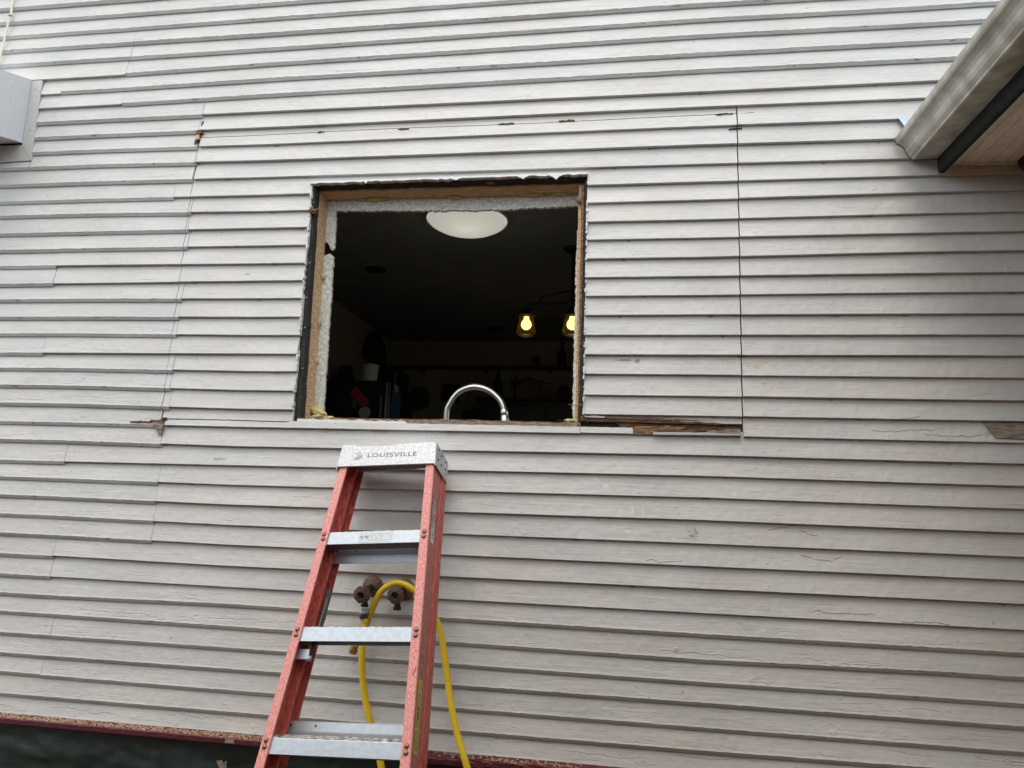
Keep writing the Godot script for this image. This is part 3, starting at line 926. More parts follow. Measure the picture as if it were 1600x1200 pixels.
	for side in 2:
		var x: float = WIN[side] + (0.0 if side == 0 else 0.001)
		for i in 46:
			var y := rr.randf_range(1.84, 2.71)
			var w := rr.randf_range(0.002, 0.0055)
			var h := rr.randf_range(0.003, 0.012)
			var pts := []
			for k in 6:
				var a := TAU * k / 6.0
				pts.append(Vector2(x + (0.001 if side == 0 else -0.001) + cos(a) * w * rr.randf_range(0.5, 1.0), y + sin(a) * h * rr.randf_range(0.5, 1.0)))
			prism(st, PackedVector2Array(pts), Transform3D.IDENTITY, -0.014, rr.randf_range(0.0, 0.0045))
	var fl := put("paint_flakes", st, M.whitepaint, house)
	fl.set_meta("kind", "stuff")
	# bare wood where a long flake of paint came off, far right
	st = start()
	prism(st, PackedVector2Array(jag(Vector2(1.185, 1.8365), Vector2(1.42, 1.8365), 0.02, 0.001, 51) + jag(Vector2(1.42, 1.783), Vector2(1.215, 1.784), 0.02, 0.0012, 52)), Transform3D(Basis(Vector3.RIGHT, -0.206), Vector3(0, 0.038, 0.3655)), 0.0, 0.0012)
	put("bare_patch", st, M.greywood, house)

# ---------------------------------------------------------------- the sawn opening
func build_opening() -> void:
	var house := get_node("house_wall")
	var o := part("rough_opening", house)
	# felt folded round the sheathing
	var st := start()
	prism(st, PackedVector2Array(jag(Vector2(-1.23, 2.76), Vector2(-1.23, 1.80), 0.5, 0.0, 1) + jag(Vector2(-1.181, 1.812), Vector2(-1.197, 2.737), 0.02, 0.0016, 2) + [Vector2(-1.2, 2.76)]), Transform3D.IDENTITY, -0.058, -0.019)
	put("black_felt", st, M.felt, o)
	st = start()
	prism(st, PackedVector2Array([Vector2(-1.21, 2.765)] + jag(Vector2(-1.197, 2.738), Vector2(-0.132, 2.735), 0.02, 0.0016, 3) + [Vector2(-0.11, 2.765)]), Transform3D.IDENTITY, -0.058, -0.018)
	put("black_felt", st, M.felt, o)
	st = start()
	prism(st, PackedVector2Array(jag(Vector2(-0.1285, 2.737), Vector2(-0.1355, 1.812), 0.02, 0.0012, 4) + [Vector2(-0.10, 1.81), Vector2(-0.10, 2.74)]), Transform3D.IDENTITY, -0.052, -0.019)
	put("black_felt", st, M.felt, o)
	# studs
	st = start()
	prism(st, PackedVector2Array([Vector2(-1.225, 1.78), Vector2(-1.180, 1.78), Vector2(-1.1935, 2.74), Vector2(-1.225, 2.74)]), Transform3D.IDENTITY, -0.134, -0.0585)
	put("stud", st, M.wood, o)
	st = start()
	prism(st, PackedVector2Array([Vector2(-1.22, 2.731), Vector2(-0.12, 2.727), Vector2(-0.12, 2.80), Vector2(-1.22, 2.80)]), Transform3D.IDENTITY, -0.134, -0.0585)
	put("header", st, M.wood, o)
	st = start()
	prism(st, PackedVector2Array(jag(Vector2(-0.1525, 2.726), Vector2(-0.149, 1.80), 0.06, 0.0012, 5) + [Vector2(-0.10, 1.80), Vector2(-0.10, 2.726)]), Transform3D.IDENTITY, -0.134, -0.0525)
	put("stud", st, M.wood, o)
	st = start()
	prism(st, PackedVector2Array(jag(Vector2(-0.1415, 2.70), Vector2(-0.1405, 1.80), 0.03, 0.0012, 6) + [Vector2(-0.127, 1.80), Vector2(-0.127, 2.70)]), Transform3D.IDENTITY, -0.0520, -0.030)
	put("stud", st, M.oldwood, o)
	# sill: broken board ends over the rough plate
	st = start()
	prism(st, PackedVector2Array([Vector2(-1.2, 1.77)] + jag(Vector2(-1.185, 1.8105), Vector2(-0.60, 1.8150), 0.02, 0.0014, 7) + jag(Vector2(-0.59, 1.8150), Vector2(-0.128, 1.8120), 0.02, 0.0012, 8) + [Vector2(-0.128, 1.77)]), Transform3D.IDENTITY, -0.134, -0.0205)
	put("sill_plate", st, M.oldwood, o)
	st = start()
	prism(st, PackedVector2Array(jag(Vector2(-0.755, 1.809), Vector2(-0.14, 1.8075), 0.016, 0.0018, 9) + [Vector2(-0.14, 1.79), Vector2(-0.755, 1.79)]), Transform3D.IDENTITY, -0.0205, -0.0085)
	put("broken_trim", st, M.greywood, o)
	st = start()
	prism(st, PackedVector2Array(jag(Vector2(-1.188, 1.806), Vector2(-0.77, 1.8045), 0.016, 0.0020, 10) + [Vector2(-0.757, 1.79), Vector2(-1.188, 1.79)]), Transform3D.IDENTITY, -0.0205, -0.0075)
	put("broken_trim", st, M.whitepaint, o)
	st = start()
	prism(st, PackedVector2Array(jag(Vector2(-1.10, 1.8105), Vector2(-0.80, 1.8115), 0.012, 0.0016, 11) + jag(Vector2(-0.80, 1.8075), Vector2(-1.10, 1.8050), 0.012, 0.0016, 12)), Transform3D.IDENTITY, -0.0205, -0.0135)
	put("splinter", st, M.oldwood, o)
	# ragged plaster board edges on the room side
	st = start()
	prism(st, PackedVector2Array([Vector2(-1.2, 2.76)] + [Vector2(-1.2, 2.70)] + jag(Vector2(-1.168, 2.684), Vector2(-0.80, 2.6755), 0.006, 0.0026, 13) + jag(Vector2(-0.79, 2.6735), Vector2(-0.40, 2.6705), 0.005, 0.0036, 14) + jag(Vector2(-0.395, 2.673), Vector2(-0.153, 2.6785), 0.006, 0.0026, 15) + [Vector2(-0.12, 2.76)]), Transform3D.IDENTITY, -0.150, -0.1345)
	put("plasterboard_edge", st, M.gypsum, o)
	st = start()
	prism(st, PackedVector2Array([Vector2(-1.22, 2.70)] + jag(Vector2(-1.156, 2.70), Vector2(-1.150, 2.525), 0.006, 0.0022, 16) + jag(Vector2(-1.160, 2.515), Vector2(-1.185, 2.55), 0.006, 0.003, 17) + [Vector2(-1.22, 2.55)]), Transform3D.IDENTITY, -0.1495, -0.1365)
	put("plasterboard_edge", st, M.gypsum, o)
	st = start()
	prism(st, PackedVector2Array([Vector2(-1.22, 2.48)] + jag(Vector2(-1.168, 2.500), Vector2(-1.1525, 2.488), 0.006, 0.003, 18) + jag(Vector2(-1.152, 2.48), Vector2(-1.1435, 1.84), 0.006, 0.0024, 19) + [Vector2(-1.22, 1.82)]), Transform3D.IDENTITY, -0.150, -0.1360)
	put("plasterboard_edge", st, M.gypsum, o)
	st = start()
	prism(st, PackedVector2Array(jag(Vector2(-0.1535, 2.70), Vector2(-0.1640, 2.47), 0.006, 0.0022, 20) + jag(Vector2(-0.163, 2.46), Vector2(-0.1655, 1.86), 0.006, 0.0026, 21) + [Vector2(-0.155, 1.815), Vector2(-0.11, 1.815), Vector2(-0.11, 2.70)]), Transform3D.IDENTITY, -0.150, -0.1345)
	put("plasterboard_edge", st, M.gypsum, o)
	# yellow spray foam squeezed out at the head and in the lower left corner
	foam_lump(o, Vector3(-1.150, 1.842, -0.112), Vector3(0.038, 0.018, 0.020), -0.55, 3)
	foam_lump(o, Vector3(-1.115, 1.818, -0.105), Vector3(0.036, 0.010, 0.018), 0.05, 4)
	foam_lump(o, Vector3(-1.160, 1.821, -0.100), Vector3(0.030, 0.010, 0.018), 0.2, 5)
	for f in [[-0.98, 0.05], [-0.66, 0.03], [-0.335, 0.045], [-0.225, 0.05]]:
		foam_lump(o, Vector3(f[0], 2.727, -0.126), Vector3(f[1], 0.009, 0.009), 0.0, int(f[0] * 100.0))
	for f in [[2.40, 0.012], [2.21, 0.02], [2.05, 0.015]]:
		foam_lump(o, Vector3(-1.184, f[0], -0.126), Vector3(0.008, f[1], 0.008), 0.0, int(f[0] * 100.0))
	foam_lump(o, Vector3(-0.165, 1.824, -0.09), Vector3(0.024, 0.008, 0.02), -0.1, 8)
	# bent nails
	st = start()
	tube(st, [Vector3(-0.112, 1.872, 0.006), Vector3(-0.15, 1.8735, -0.01), Vector3(-0.172, 1.876, -0.02)], 0.0014, 6)
	put("bent_nail", st, M.rivet, o)
	st = start()
	tube(st, [Vector3(-1.205, 2.633, -0.01), Vector3(-1.185, 2.628, 0.0), Vector3(-1.17, 2.640, -0.006)], 0.0016, 6)
	put("bent_nail", st, M.rivet, o)
	foam_splat(o, Vector3(-1.198, 2.628, -0.012), Vector3(0.018, 0.013, 0.010), M.darkwood, "torn_felt", 31)
	foam_splat(o, Vector3(-0.492, 2.733, -0.03), Vector3(0.016, 0.008, 0.010), M.darkwood, "torn_felt", 32)
	foam_splat(o, Vector3(-0.147, 2.655, -0.045), Vector3(0.012, 0.008, 0.008), M.oldwood, "torn_felt", 33)
	# clouts in the felt
	for c in [[-1.2015, 2.672], [-1.197, 2.42], [-1.199, 2.28], [-1.194, 2.16], [-1.189, 2.00]]:
		st = start()
		lathe(st, [Vector2(0.0035, 0.0), Vector2(0.003, 0.0012), Vector2(0, 0.0016)], 8, Transform3D(Basis(Vector3.RIGHT, PI / 2), Vector3(c[0], c[1], -0.019)))
		put("clout_nail", st, M.steel, o)

func foam_lump(parent: Node, c: Vector3, r: Vector3, turn: float, sd: int) -> void:
	foam_splat(parent, c, r, M.foam, "spray_foam", sd, turn)

func foam_splat(parent: Node, c: Vector3, r: Vector3, m: Material, called: String, sd: int, turn := 0.0) -> void:
	var st := start()
	st.set_smooth_group(1)
	var n := 16
	var h := 10
	var P := func(i: int, j: int) -> Vector3:
		var a := TAU * (i % n) / n
		var b := PI * j / h
		var d := Vector3(cos(a) * sin(b), cos(b), sin(a) * sin(b))
		var f := 1.0 + 0.8 * wobble.get_noise_3d(d.x * 1.6 + sd, d.y * 1.6, d.z * 1.6) + 0.35 * wobble.get_noise_3d(d.x * 5.0, d.y * 5.0 + sd, d.z * 5.0)
		return c + Basis(Vector3.BACK, turn) * (d * r * f)
	for i in n:
		for j in h:
			qo(st, P.call(i, j), P.call(i + 1, j), P.call(i + 1, j + 1), P.call(i, j + 1), c)
	put(called, st, m, parent)

# ---------------------------------------------------------------- kitchen shell
func build_kitchen() -> void:
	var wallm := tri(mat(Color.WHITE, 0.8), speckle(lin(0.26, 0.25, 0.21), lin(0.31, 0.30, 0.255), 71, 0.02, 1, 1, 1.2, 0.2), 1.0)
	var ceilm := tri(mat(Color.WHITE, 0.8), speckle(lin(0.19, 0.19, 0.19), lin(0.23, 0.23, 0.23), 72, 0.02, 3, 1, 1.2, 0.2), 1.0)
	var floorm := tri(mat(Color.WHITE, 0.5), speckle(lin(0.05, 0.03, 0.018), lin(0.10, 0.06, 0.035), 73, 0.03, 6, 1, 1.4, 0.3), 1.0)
	var st := start()
	box(st, Vector3(-0.3, 3.05, -2.06), Vector3(4.0, 0.1, 4.0))
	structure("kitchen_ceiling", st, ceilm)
	st = start()
	box(st, Vector3(-0.3, 0.5, -2.06), Vector3(4.0, 0.1, 4.0))
	structure("kitchen_floor", st, floorm)
	st = start()
	box(st, Vector3(-0.3, 1.775, -3.96), Vector3(3.99, 2.448, 0.1))
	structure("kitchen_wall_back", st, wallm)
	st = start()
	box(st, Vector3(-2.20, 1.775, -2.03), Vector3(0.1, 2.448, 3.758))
	structure("kitchen_wall_left", st, wallm)
	st = start()
	# the right wall has a window of its own, out of the frame
	box(st, Vector3(1.60, 1.775, -3.02), Vector3(0.1, 2.448, 1.778))
	box(st, Vector3(1.60, 1.775, -0.265), Vector3(0.1, 2.448, 0.228))
	box(st, Vector3(1.60, 1.05, -1.255), Vector3(0.1, 0.998, 1.752))
	box(st, Vector3(1.60, 2.85, -1.255), Vector3(0.1, 0.298, 1.752))
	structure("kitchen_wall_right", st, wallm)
	var win := thing("side_window", "white framed kitchen side window in the right wall, out of view", "window", Vector3(1.60, 1.55, -1.255))
	st = start()
	for e in [[0.025, 0.0], [1.125, 0.0]]:
		box(st, Vector3(0.0, e[0], 0), Vector3(0.06, 0.05, 1.74), 0.004)
	for z in [-0.85, 0.0, 0.85]:
		box(st, Vector3(0.0, 0.575, z), Vector3(0.055, 1.048, 0.04), 0.004)
	put("frame", st, M.whitepaint, win)
	var clear := StandardMaterial3D.new()
	clear.albedo_color = Color(0.9, 0.95, 0.95, 0.06)
	clear.transparency = BaseMaterial3D.TRANSPARENCY_ALPHA
	clear.roughness = 0.02
	for z in [-0.425, 0.425]:
		st = start()
		box(st, Vector3(0.0, 0.575, z), Vector3(0.006, 1.045, 0.808))
		put("pane", st, clear, win)
	st = start()
	box(st, Vector3(-1.735, 1.8, -0.1435), Vector3(1.05, 2.5, 0.0125))
	box(st, Vector3(0.78, 1.8, -0.1435), Vector3(1.80, 2.5, 0.0125))
	box(st, Vector3(-0.665, 2.875, -0.1435), Vector3(1.088, 0.24, 0.0125))
	box(st, Vector3(-0.665, 1.19, -0.1435), Vector3(1.088, 1.23, 0.0125))
	structure("kitchen_wall_front", st, wallm)

# ---------------------------------------------------------------- porch roof at the right
func build_porch() -> void:
	var zend := 4.2
	var roof := thing("porch_roof", "porch roof with dark green fascia and cream boarded soffit at upper right", "roof", Vector3(1.09, 2.7, 0))
	var at := Vector3(-1.09, -2.7, 0)
	var st := start()
	prism(st, PackedVector2Array([Vector2(1.090, 2.704), Vector2(1.0955, 2.698), Vector2(1.108, 2.698), Vector2(1.114, 2.703), Vector2(1.122, 2.88), Vector2(1.090, 2.88)]), Transform3D(Basis.IDENTITY, at), 0.012, zend)
	put("fascia_board", st, M.fascia, roof)
	# soffit boards run out from the wall; vee joints between them
	var y := 2.7365
	var x := 1.1185
	var i := 0
	while x < 3.6:
		var w := 0.052 if i % 2 == 0 else 0.043
		st = start()
		prism(st, PackedVector2Array([Vector2(x, y + 0.014), Vector2(x + 0.0006, y + 0.003), Vector2(x + 0.004, y), Vector2(x + w - 0.004, y), Vector2(x + w - 0.0006, y + 0.003), Vector2(x + w, y + 0.014)]), Transform3D(Basis.IDENTITY, at), 0.004, zend)
		put("soffit_board", st, M.soffit, roof)
		x += w + 0.0012
		i += 1
	# cracked caulk where soffit meets siding
	st = start()
	prism(st, PackedVector2Array(jag(Vector2(1.115, 2.7375), Vector2(1.36, 2.7345), 0.008, 0.0010, 61) + jag(Vector2(1.36, 2.7295), Vector2(1.115, 2.7325), 0.007, 0.0022, 62)), Transform3D(Basis.IDENTITY, at), -0.004, 0.007)
	put("caulk_bead", st, M.soffit, roof)
	st = start()
	var pitch := Basis(Vector3.BACK, 0.22)
	box(st, at + Vector3(2.40, 3.17, zend / 2 + 0.01), Vector3(2.86, 0.05, zend), 0.004, pitch)
	put("roof_deck", st, M.felt, roof)
	# brown deck and end wall of the porch, out of the frame at the right
	st = start()
	for k in 8:
		box(st, at + Vector3(1.62 + k * 0.142, 0.30, zend / 2 + 0.02), Vector3(0.138, 0.03, zend), 0.003)
	var deck := put("deck_boards", st, tri(mat(Color.WHITE, 0.7), speckle(lin(0.36, 0.19, 0.08), lin(0.50, 0.28, 0.12), 94, 0.05, 1, 8), 2.0), roof)
	deck.set_meta("kind", "stuff")
	st = start()
	box(st, at + Vector3(2.80, 1.365, zend / 2 + 0.02), Vector3(0.1, 2.73, zend), 0.004)
	put("end_wall", st, tri(mat(Color.WHITE, 0.7), speckle(lin(0.50, 0.25, 0.09), lin(0.60, 0.32, 0.12), 93, 0.03), 1.5), roof)
	# red moulding along the soffit
	st = start()
	prism(st, PackedVector2Array([Vector2(1.345, 2.7355), Vector2(1.345, 2.727), Vector2(1.352, 2.712), Vector2(1.366, 2.690), Vector2(1.40, 2.672), Vector2(1.46, 2.672), Vector2(1.46, 2.7355)]), Transform3D(Basis.IDENTITY, at), 0.010, zend)
	put("red_moulding", st, M.red, roof)
	# gutter
	var g := thing("roof_gutter", "stained off-white metal gutter along the edge of the porch roof", "gutter", Vector3(1.02, 2.75, 0))
	var ga := Vector3(-1.02, -2.75, 0)
	var outer := [Vector2(1.0895, 2.752), Vector2(1.014, 2.750), Vector2(1.0095, 2.7525), Vector2(1.0085, 2.7575), Vector2(1.0035, 2.762), Vector2(0.997, 2.769), Vector2(0.992, 2.779), Vector2(0.989, 2.790), Vector2(0.982, 2.800), Vector2(0.973, 2.807), Vector2(0.964, 2.812), Vector2(0.960, 2.818), Vector2(0.9585, 2.827), Vector2(0.9585, 2.836)]
	var inner := []
	for k in range(outer.size() - 1, -1, -1):
		inner.append(outer[k] + Vector2(0.0022, 0.0022))
	inner[inner.size() - 1].x = 1.0895
	var segs := 60
	var ring_at := func(s: int) -> Array:
		var z := lerpf(0.013, zend, float(s) / segs)
		var r := []
		for v in outer + inner:
			var d := wobble.get_noise_2d(z * 1.4, v.y * 3.0) * 0.0016
			if s == 0:
				d = wobble.get_noise_2d(v.x * 90.0, v.y * 90.0) * 0.003
			r.append(ga + Vector3(v.x + d, v.y + d * 0.6 + z * 0.0, z + (d * 1.2 if s == 0 else 0.0)))
		return r
	st = start()
	for s in segs:
		loft(st, ring_at.call(s), ring_at.call(s + 1), false)
	put("trough", st, M.gutter, g)
	st = start()
	var cap := PackedVector2Array(outer)
	cap.append(Vector2(1.0895, 2.836))
	prism(st, cap, Transform3D(Basis.IDENTITY, ga), 0.014, 0.018)
	put("end_cap", st, M.gutter, g)
	st = start()
	var edge := []
	for v in outer:
		edge.append(ga + Vector3(v.x - 0.0006, v.y - 0.0004, 0.0125 + wobble.get_noise_2d(v.x * 70.0, v.y * 70.0) * 0.003))
	for k in edge.size() - 1:
		tube(st, [edge[k], edge[k + 1]], 0.0026 + 0.0012 * absf(wobble.get_noise_1d(k * 3.1)), 6)
	put("grimy_seam", st, M.grime, g)
	# tin flashing sticking out behind the gutter
	st = start()
	var A := [Vector3(0.974, 2.919, 0.002), Vector3(1.06, 2.916, 0.002), Vector3(1.06, 2.85, 0.004), Vector3(1.012, 2.846, 0.014), Vector3(0.994, 2.873, 0.012)]
	var Bk := []
	for v in A:
		Bk.append(v + Vector3(0, 0, 0.0012))
	loft(st, A, Bk)
	var f := put("metal_flashing", st, M.tin)
	tag(f, "small bright triangle of metal flashing behind the gutter end", "flashing")

# ---------------------------------------------------------------- vent hood and cable at upper left
func build_vent() -> void:
	var v := thing("vent_hood", "plain grey boxy vent hood with flat trim, cut by left photo edge", "vent", Vector3(-2.8, 3.0, 0))
	var at := Vector3(2.8, -3.0, 0)
	var st := start()
	var xr := -2.5385
	var xl := -3.06
	var dz := 0.26
	var drop := 0.335
	# side outline: slopes downward away from the wall
	var prof := [Vector2(-0.006, 3.268), Vector2(dz, 3.268 - dz * drop), Vector2(dz, 2.978 - dz * 0.25), Vector2(-0.006, 2.978)]
	var A := []
	var B := []
	for q in prof:
		A.append(at + Vector3(xl, q.y, q.x))
		B.append(at + Vector3(xr, q.y, q.x))
	loft(st, A, B)
	put("hood_box", st, M.vent, v)
	st = start()
	# folded drip edge under the box
	var C := []
	var D := []
	for q in [Vector2(-0.004, 2.979), Vector2(dz + 0.003, 2.979 - (dz + 0.003) * 0.25), Vector2(dz + 0.003, 2.972 - (dz + 0.003) * 0.25), Vector2(-0.004, 2.972)]:
		C.append(at + Vector3(xl - 0.002, q.y, q.x))
		D.append(at + Vector3(xr + 0.003, q.y, q.x))
	loft(st, C, D)
	put("drip_edge", st, M.vent, v)
	for p in [[Vector2(-2.5375, 3.262), Vector2(-2.4865, 3.262), Vector2(-2.4825, 2.890), Vector2(-2.5365, 2.962)], [Vector2(-3.062, 2.962), Vector2(-2.538, 2.962), Vector2(-2.4835, 2.889), Vector2(-3.118, 2.872)], [Vector2(-3.062, 3.262), Vector2(-3.118, 3.262), Vector2(-3.118, 2.873), Vector2(-3.063, 2.962)]]:
		st = start()
		prism(st, PackedVector2Array(p), Transform3D(Basis.IDENTITY, at), -0.016, -0.001)
		put("trim_board", st, M.greypaint, v)
	for q in [Vector2(-2.512, 3.22), Vector2(-2.51, 3.03), Vector2(-2.62, 2.915)]:
		st = start()
		lathe(st, [Vector2(0.0035, 0.0), Vector2(0.003, 0.0012), Vector2(0, 0.0016)], 8, Transform3D(Basis(Vector3.RIGHT, PI / 2), at + Vector3(q.x, q.y, -0.001)))
		put("screw_head", st, M.steel, v)
	st = start()
	var pts := smooth([Vector3(-2.700, 4.2, 0.006), Vector3(-2.694, 3.9, 0.006), Vector3(-2.692, 3.66, 0.006), Vector3(-2.6855, 3.585, 0.008), Vector3(-2.690, 3.56, 0.009), Vector3(-2.703, 3.42, 0.008), Vector3(-2.712, 3.345, 0.008), Vector3(-2.74, 3.255, 0.008)], 6)
	tube(st, pts, 0.0042, 8)
	var c := put("wall_cable", st, M.soffit)
	tag(c, "thin white cable stapled to the siding in the upper left corner", "cable")
	st = start()
	box(st, Vector3(-2.6875, 3.58, 0.011), Vector3(0.016, 0.006, 0.012), 0.001)
	put("cable_staple", st, M.steel, c)

# ---------------------------------------------------------------- step ladder, folded and leaning on the wall
func build_ladder() -> void:
	var B := 1.56
	var L := thing("step_ladder", "folded red fibreglass step ladder leaning against the siding below the opening", "ladder")
	L.rotation_order = EULER_ORDER_YXZ
	L.rotation = Vector3(-0.4268, -0.1226, 0.0777)
	L.position = Vector3(-0.7713, 1.4193, 0.2508) + L.basis * Vector3(0, -B, 0)
	var wo := func(yl: float) -> float: return 0.1872 - 0.0591 * yl
	var P := func(x: float, yl: float, z: float) -> Vector3: return Vector3(x, yl + B, z)
	# rails: channels whose flanges point inward
	for s in [-1.0, 1.0]:
		var yb := -1.535 if s < 0 else -1.575
		var yt := 0.292
		var secs := func(poly: Array) -> Array:
			var a := []
			var b := []
			for q in poly:
				a.append(P.call(s * (wo.call(yb) + q.x), yb, q.y))
				b.append(P.call(s * (wo.call(yt) + q.x), yt, q.y))
			if s < 0:
				a.reverse()
				b.reverse()
			return [a, b]
		# front rail
		var st := start()
		var r: Array = secs.call([Vector2(-0.0290, 0.0), Vector2(-0.0275, 0.0012), Vector2(-0.0025, 0.0012), Vector2(0.0, -0.0015), Vector2(0.0, -0.0045), Vector2(-0.0290, -0.0045)])
		loft(st, r[0], r[1])
		var fr := put("front_rail", st, M.faded, L)
		st = start()
		r = secs.call([Vector2(-0.0042, -0.0046), Vector2(-0.0003, -0.0046), Vector2(-0.0003, -0.068), Vector2(-0.0042, -0.068)])
		loft(st, r[0], r[1])
		add_surface(fr, st, M.fibreout if s > 0 else M.fibre)
		st = start()
		r = secs.call([Vector2(-0.0270, -0.0681), Vector2(0.0, -0.0681), Vector2(0.0, -0.0715), Vector2(-0.0025, -0.0725), Vector2(-0.0270, -0.0725)])
		loft(st, r[0], r[1])
		add_surface(fr, st, M.fibre)
		# rear rail
		st = start()
		r = secs.call([Vector2(-0.0250, -0.0765), Vector2(0.0005, -0.0765), Vector2(0.0030, -0.0790), Vector2(0.0030, -0.126), Vector2(0.0010, -0.1285), Vector2(-0.0250, -0.1285), Vector2(-0.0250, -0.1250), Vector2(-0.0035, -0.1250), Vector2(-0.0035, -0.0800), Vector2(-0.0250, -0.0800)])
		loft(st, r[0], r[1], false)
		put("rear_rail", st, M.fibre, L)
		# feet
		st = start()
		box(st, P.call(s * (wo.call(yb) - 0.012), yb + 0.02, -0.035), Vector3(0.045, 0.06, 0.09), 0.006)
		put("foot", st, M.black, L)
	# treads: folded aluminium
	for k in 5:
		var y0 := -0.305 * k
		var w: float = wo.call(y0) - 0.0052
		var st := start()
		var prof := [Vector2(0.0, -0.0052), Vector2(-0.0015, -0.0047), Vector2(-0.041, -0.0047), Vector2(-0.0415, -0.0075), Vector2(-0.004, -0.0078), Vector2(0.0125, -0.0618), Vector2(-0.038, -0.0622), Vector2(-0.038, -0.0650), Vector2(0.0158, -0.0648)]
		var a := []
		var b := []
		for q in prof:
			var ww: float = w + 0.0591 * (-q.x) - 0.0
			a.append(P.call(-ww, y0 + q.x, q.y))
			b.append(P.call(ww, y0 + q.x, q.y))
		loft(st, b, a, false)
		var tr := put("tread", st, M.aluminium, L)
		# ribbed, dirty top of the tread
		st = start()
		for j in 6:
			var t0 := 0.06 + j * 0.155
			var c0 := Vector3(0, lerpf(0.0, 0.0158, t0 + 0.06) + y0 + B + 0.0006, lerpf(-0.0052, -0.0648, t0 + 0.06))
			box(st, c0, Vector3(2.0 * w - 0.002, 0.0026, 0.0068), 0.0006, Basis(Vector3.RIGHT, 0.259))
		put("grip_ribs", st, M.tread, tr)
		# rivets on the front flange
		for s in [-1.0, 1.0]:
			for d in [-0.008, -0.0245]:
				st = start()
				lathe(st, [Vector2(0.0074, 0.0), Vector2(0.0069, 0.0024), Vector2(0.0045, 0.0042), Vector2(0, 0.0050)], 14, Transform3D(Basis(Vector3.RIGHT, PI / 2), P.call(s * (wo.call(y0) - 0.0135), y0 + d, 0.0012)))
				put("rivet", st, M.rivet, L)
	# rear cross braces
	for y0 in [0.0, -0.535, -1.07]:
		var st := start()
		var wb: float = wo.call(y0 - 0.04) - 0.004
		var yb2: float = y0 - 0.018
		box(st, P.call(0, yb2 - 0.013, -0.1015), Vector3(2.0 * wb, 0.026, 0.0025), 0.0006)
		box(st, P.call(0, yb2 - 0.040, -0.0985), Vector3(2.0 * wb, 0.027, 0.0025), 0.0006, Basis(Vector3.RIGHT, 0.22))
		box(st, P.call(0, yb2 + 0.001, -0.108), Vector3(2.0 * wb, 0.0025, 0.015), 0.0006)
		var br := put("rear_brace", st, M.aluminium, L)
		for x in [-wb + 0.016, -wb * 0.55, wb - 0.016]:
			st = start()
			lathe(st, [Vector2(0.0034, 0.0), Vector2(0.003, 0.0008), Vector2(0, 0.001)], 10, Transform3D(Basis(Vector3.RIGHT, PI / 2), P.call(x, yb2 - 0.010, -0.1002)))
			put("rivet_hole", st, M.black, br)
	# wear: a scraped patch inside the left rail and a deep red scratch on the right flange
	for k in 2:
		var st := start()
		var c: Vector3 = P.call(-wo.call(-0.505) + 0.0044, -0.505, -0.040) if k == 0 else P.call(wo.call(-0.43) - 0.010, -0.43, 0.0013)
		var pts: Array = [[0.0, 0.030], [-0.004, 0.010], [-0.010, -0.006], [-0.008, -0.014], [0.0, -0.017], [0.008, -0.013], [0.009, -0.004], [0.003, 0.010]] if k == 0 else [[0.005, 0.014], [0.001, 0.010], [-0.006, -0.014], [-0.002, -0.008], [0.004, 0.004]]
		var A := []
		var C := []
		for q in pts:
			if k == 0:
				A.append(c + Vector3(0.0, q[1], q[0]))
				C.append(c + Vector3(0.0006, q[1], q[0]))
			else:
				A.append(c + Vector3(q[0], q[1], 0.0))
				C.append(c + Vector3(q[0], q[1], 0.0005))
		loft(st, A, C)
		put("scraped_patch" if k == 0 else "red_scratch", st, M.grime if k == 0 else M.scratch, L)
	# cast cap
	var cap := part("top_cap", L)
	var st := start()
	var front := PackedVector2Array([Vector2(-0.1785, 0.2360), Vector2(-0.1740, 0.3160), Vector2(-0.1690, 0.3200), Vector2(-0.1290, 0.3195), Vector2(-0.1220, 0.3125), Vector2(0.0200, 0.3060), Vector2(0.0280, 0.3125), Vector2(0.1660, 0.3120), Vector2(0.1720, 0.3070), Vector2(0.1785, 0.2300)])
	var xf := Transform3D(Basis.IDENTITY, Vector3(0, B, 0))
	prism(st, front, xf, 0.0040, 0.0105)
	# rounded front corner and side plates
	for s in [-1.0, 1.0]:
		var a := []
		var b := []
		for q in [Vector2(0.0, 0.0104), Vector2(0.0035, 0.0080), Vector2(0.0050, 0.0035), Vector2(0.0060, -0.1200), Vector2(0.0020, -0.1200), Vector2(0.0, 0.0030)]:
			a.append(P.call(s * (0.1770 + q.x), 0.226 if q.y > -0.1 else 0.218, q.y))
			b.append(P.call(s * (0.1715 + q.x), 0.309 if q.y > -0.1 else 0.300, q.y))
		if s < 0:
			a.reverse()
			b.reverse()
		loft(st, a, b)
	box(st, P.call(0, 0.298, -0.056), Vector3(0.342, 0.005, 0.122), 0.001)
	box(st, P.call(0, 0.290, -0.118), Vector3(0.346, 0.018, 0.004), 0.001)
	put("cap_shell", st, M.castalu, cap)
	# holes in the side of the cap
	for q in [Vector2(0.292, -0.012), Vector2(0.254, -0.012), Vector2(0.286, -0.045), Vector2(0.250, -0.045), Vector2(0.286, -0.092), Vector2(0.258, -0.092)]:
		st = start()
		var x: float = 0.1832 - (q.x - 0.23) * 0.069
		lathe(st, [Vector2(0.0042, 0.0), Vector2(0.0040, 0.0008), Vector2(0, 0.0010)], 10, Transform3D(Basis(Vector3.BACK, -PI / 2), P.call(x + 0.0004, q.x, q.y)))
		put("cap_hole", st, M.black, cap)
	# raised lettering and chevrons
	var tm := TextMesh.new()
	tm.text = "LOUISVILLE"
	var fnt := SystemFont.new()
	fnt.font_names = PackedStringArray(["Droid Sans"])
	tm.font = fnt
	tm.font_size = 24
	tm.pixel_size = 0.00086
	tm.depth = 0.0012
	tm.material = M.engrave
	var txt := MeshInstance3D.new()
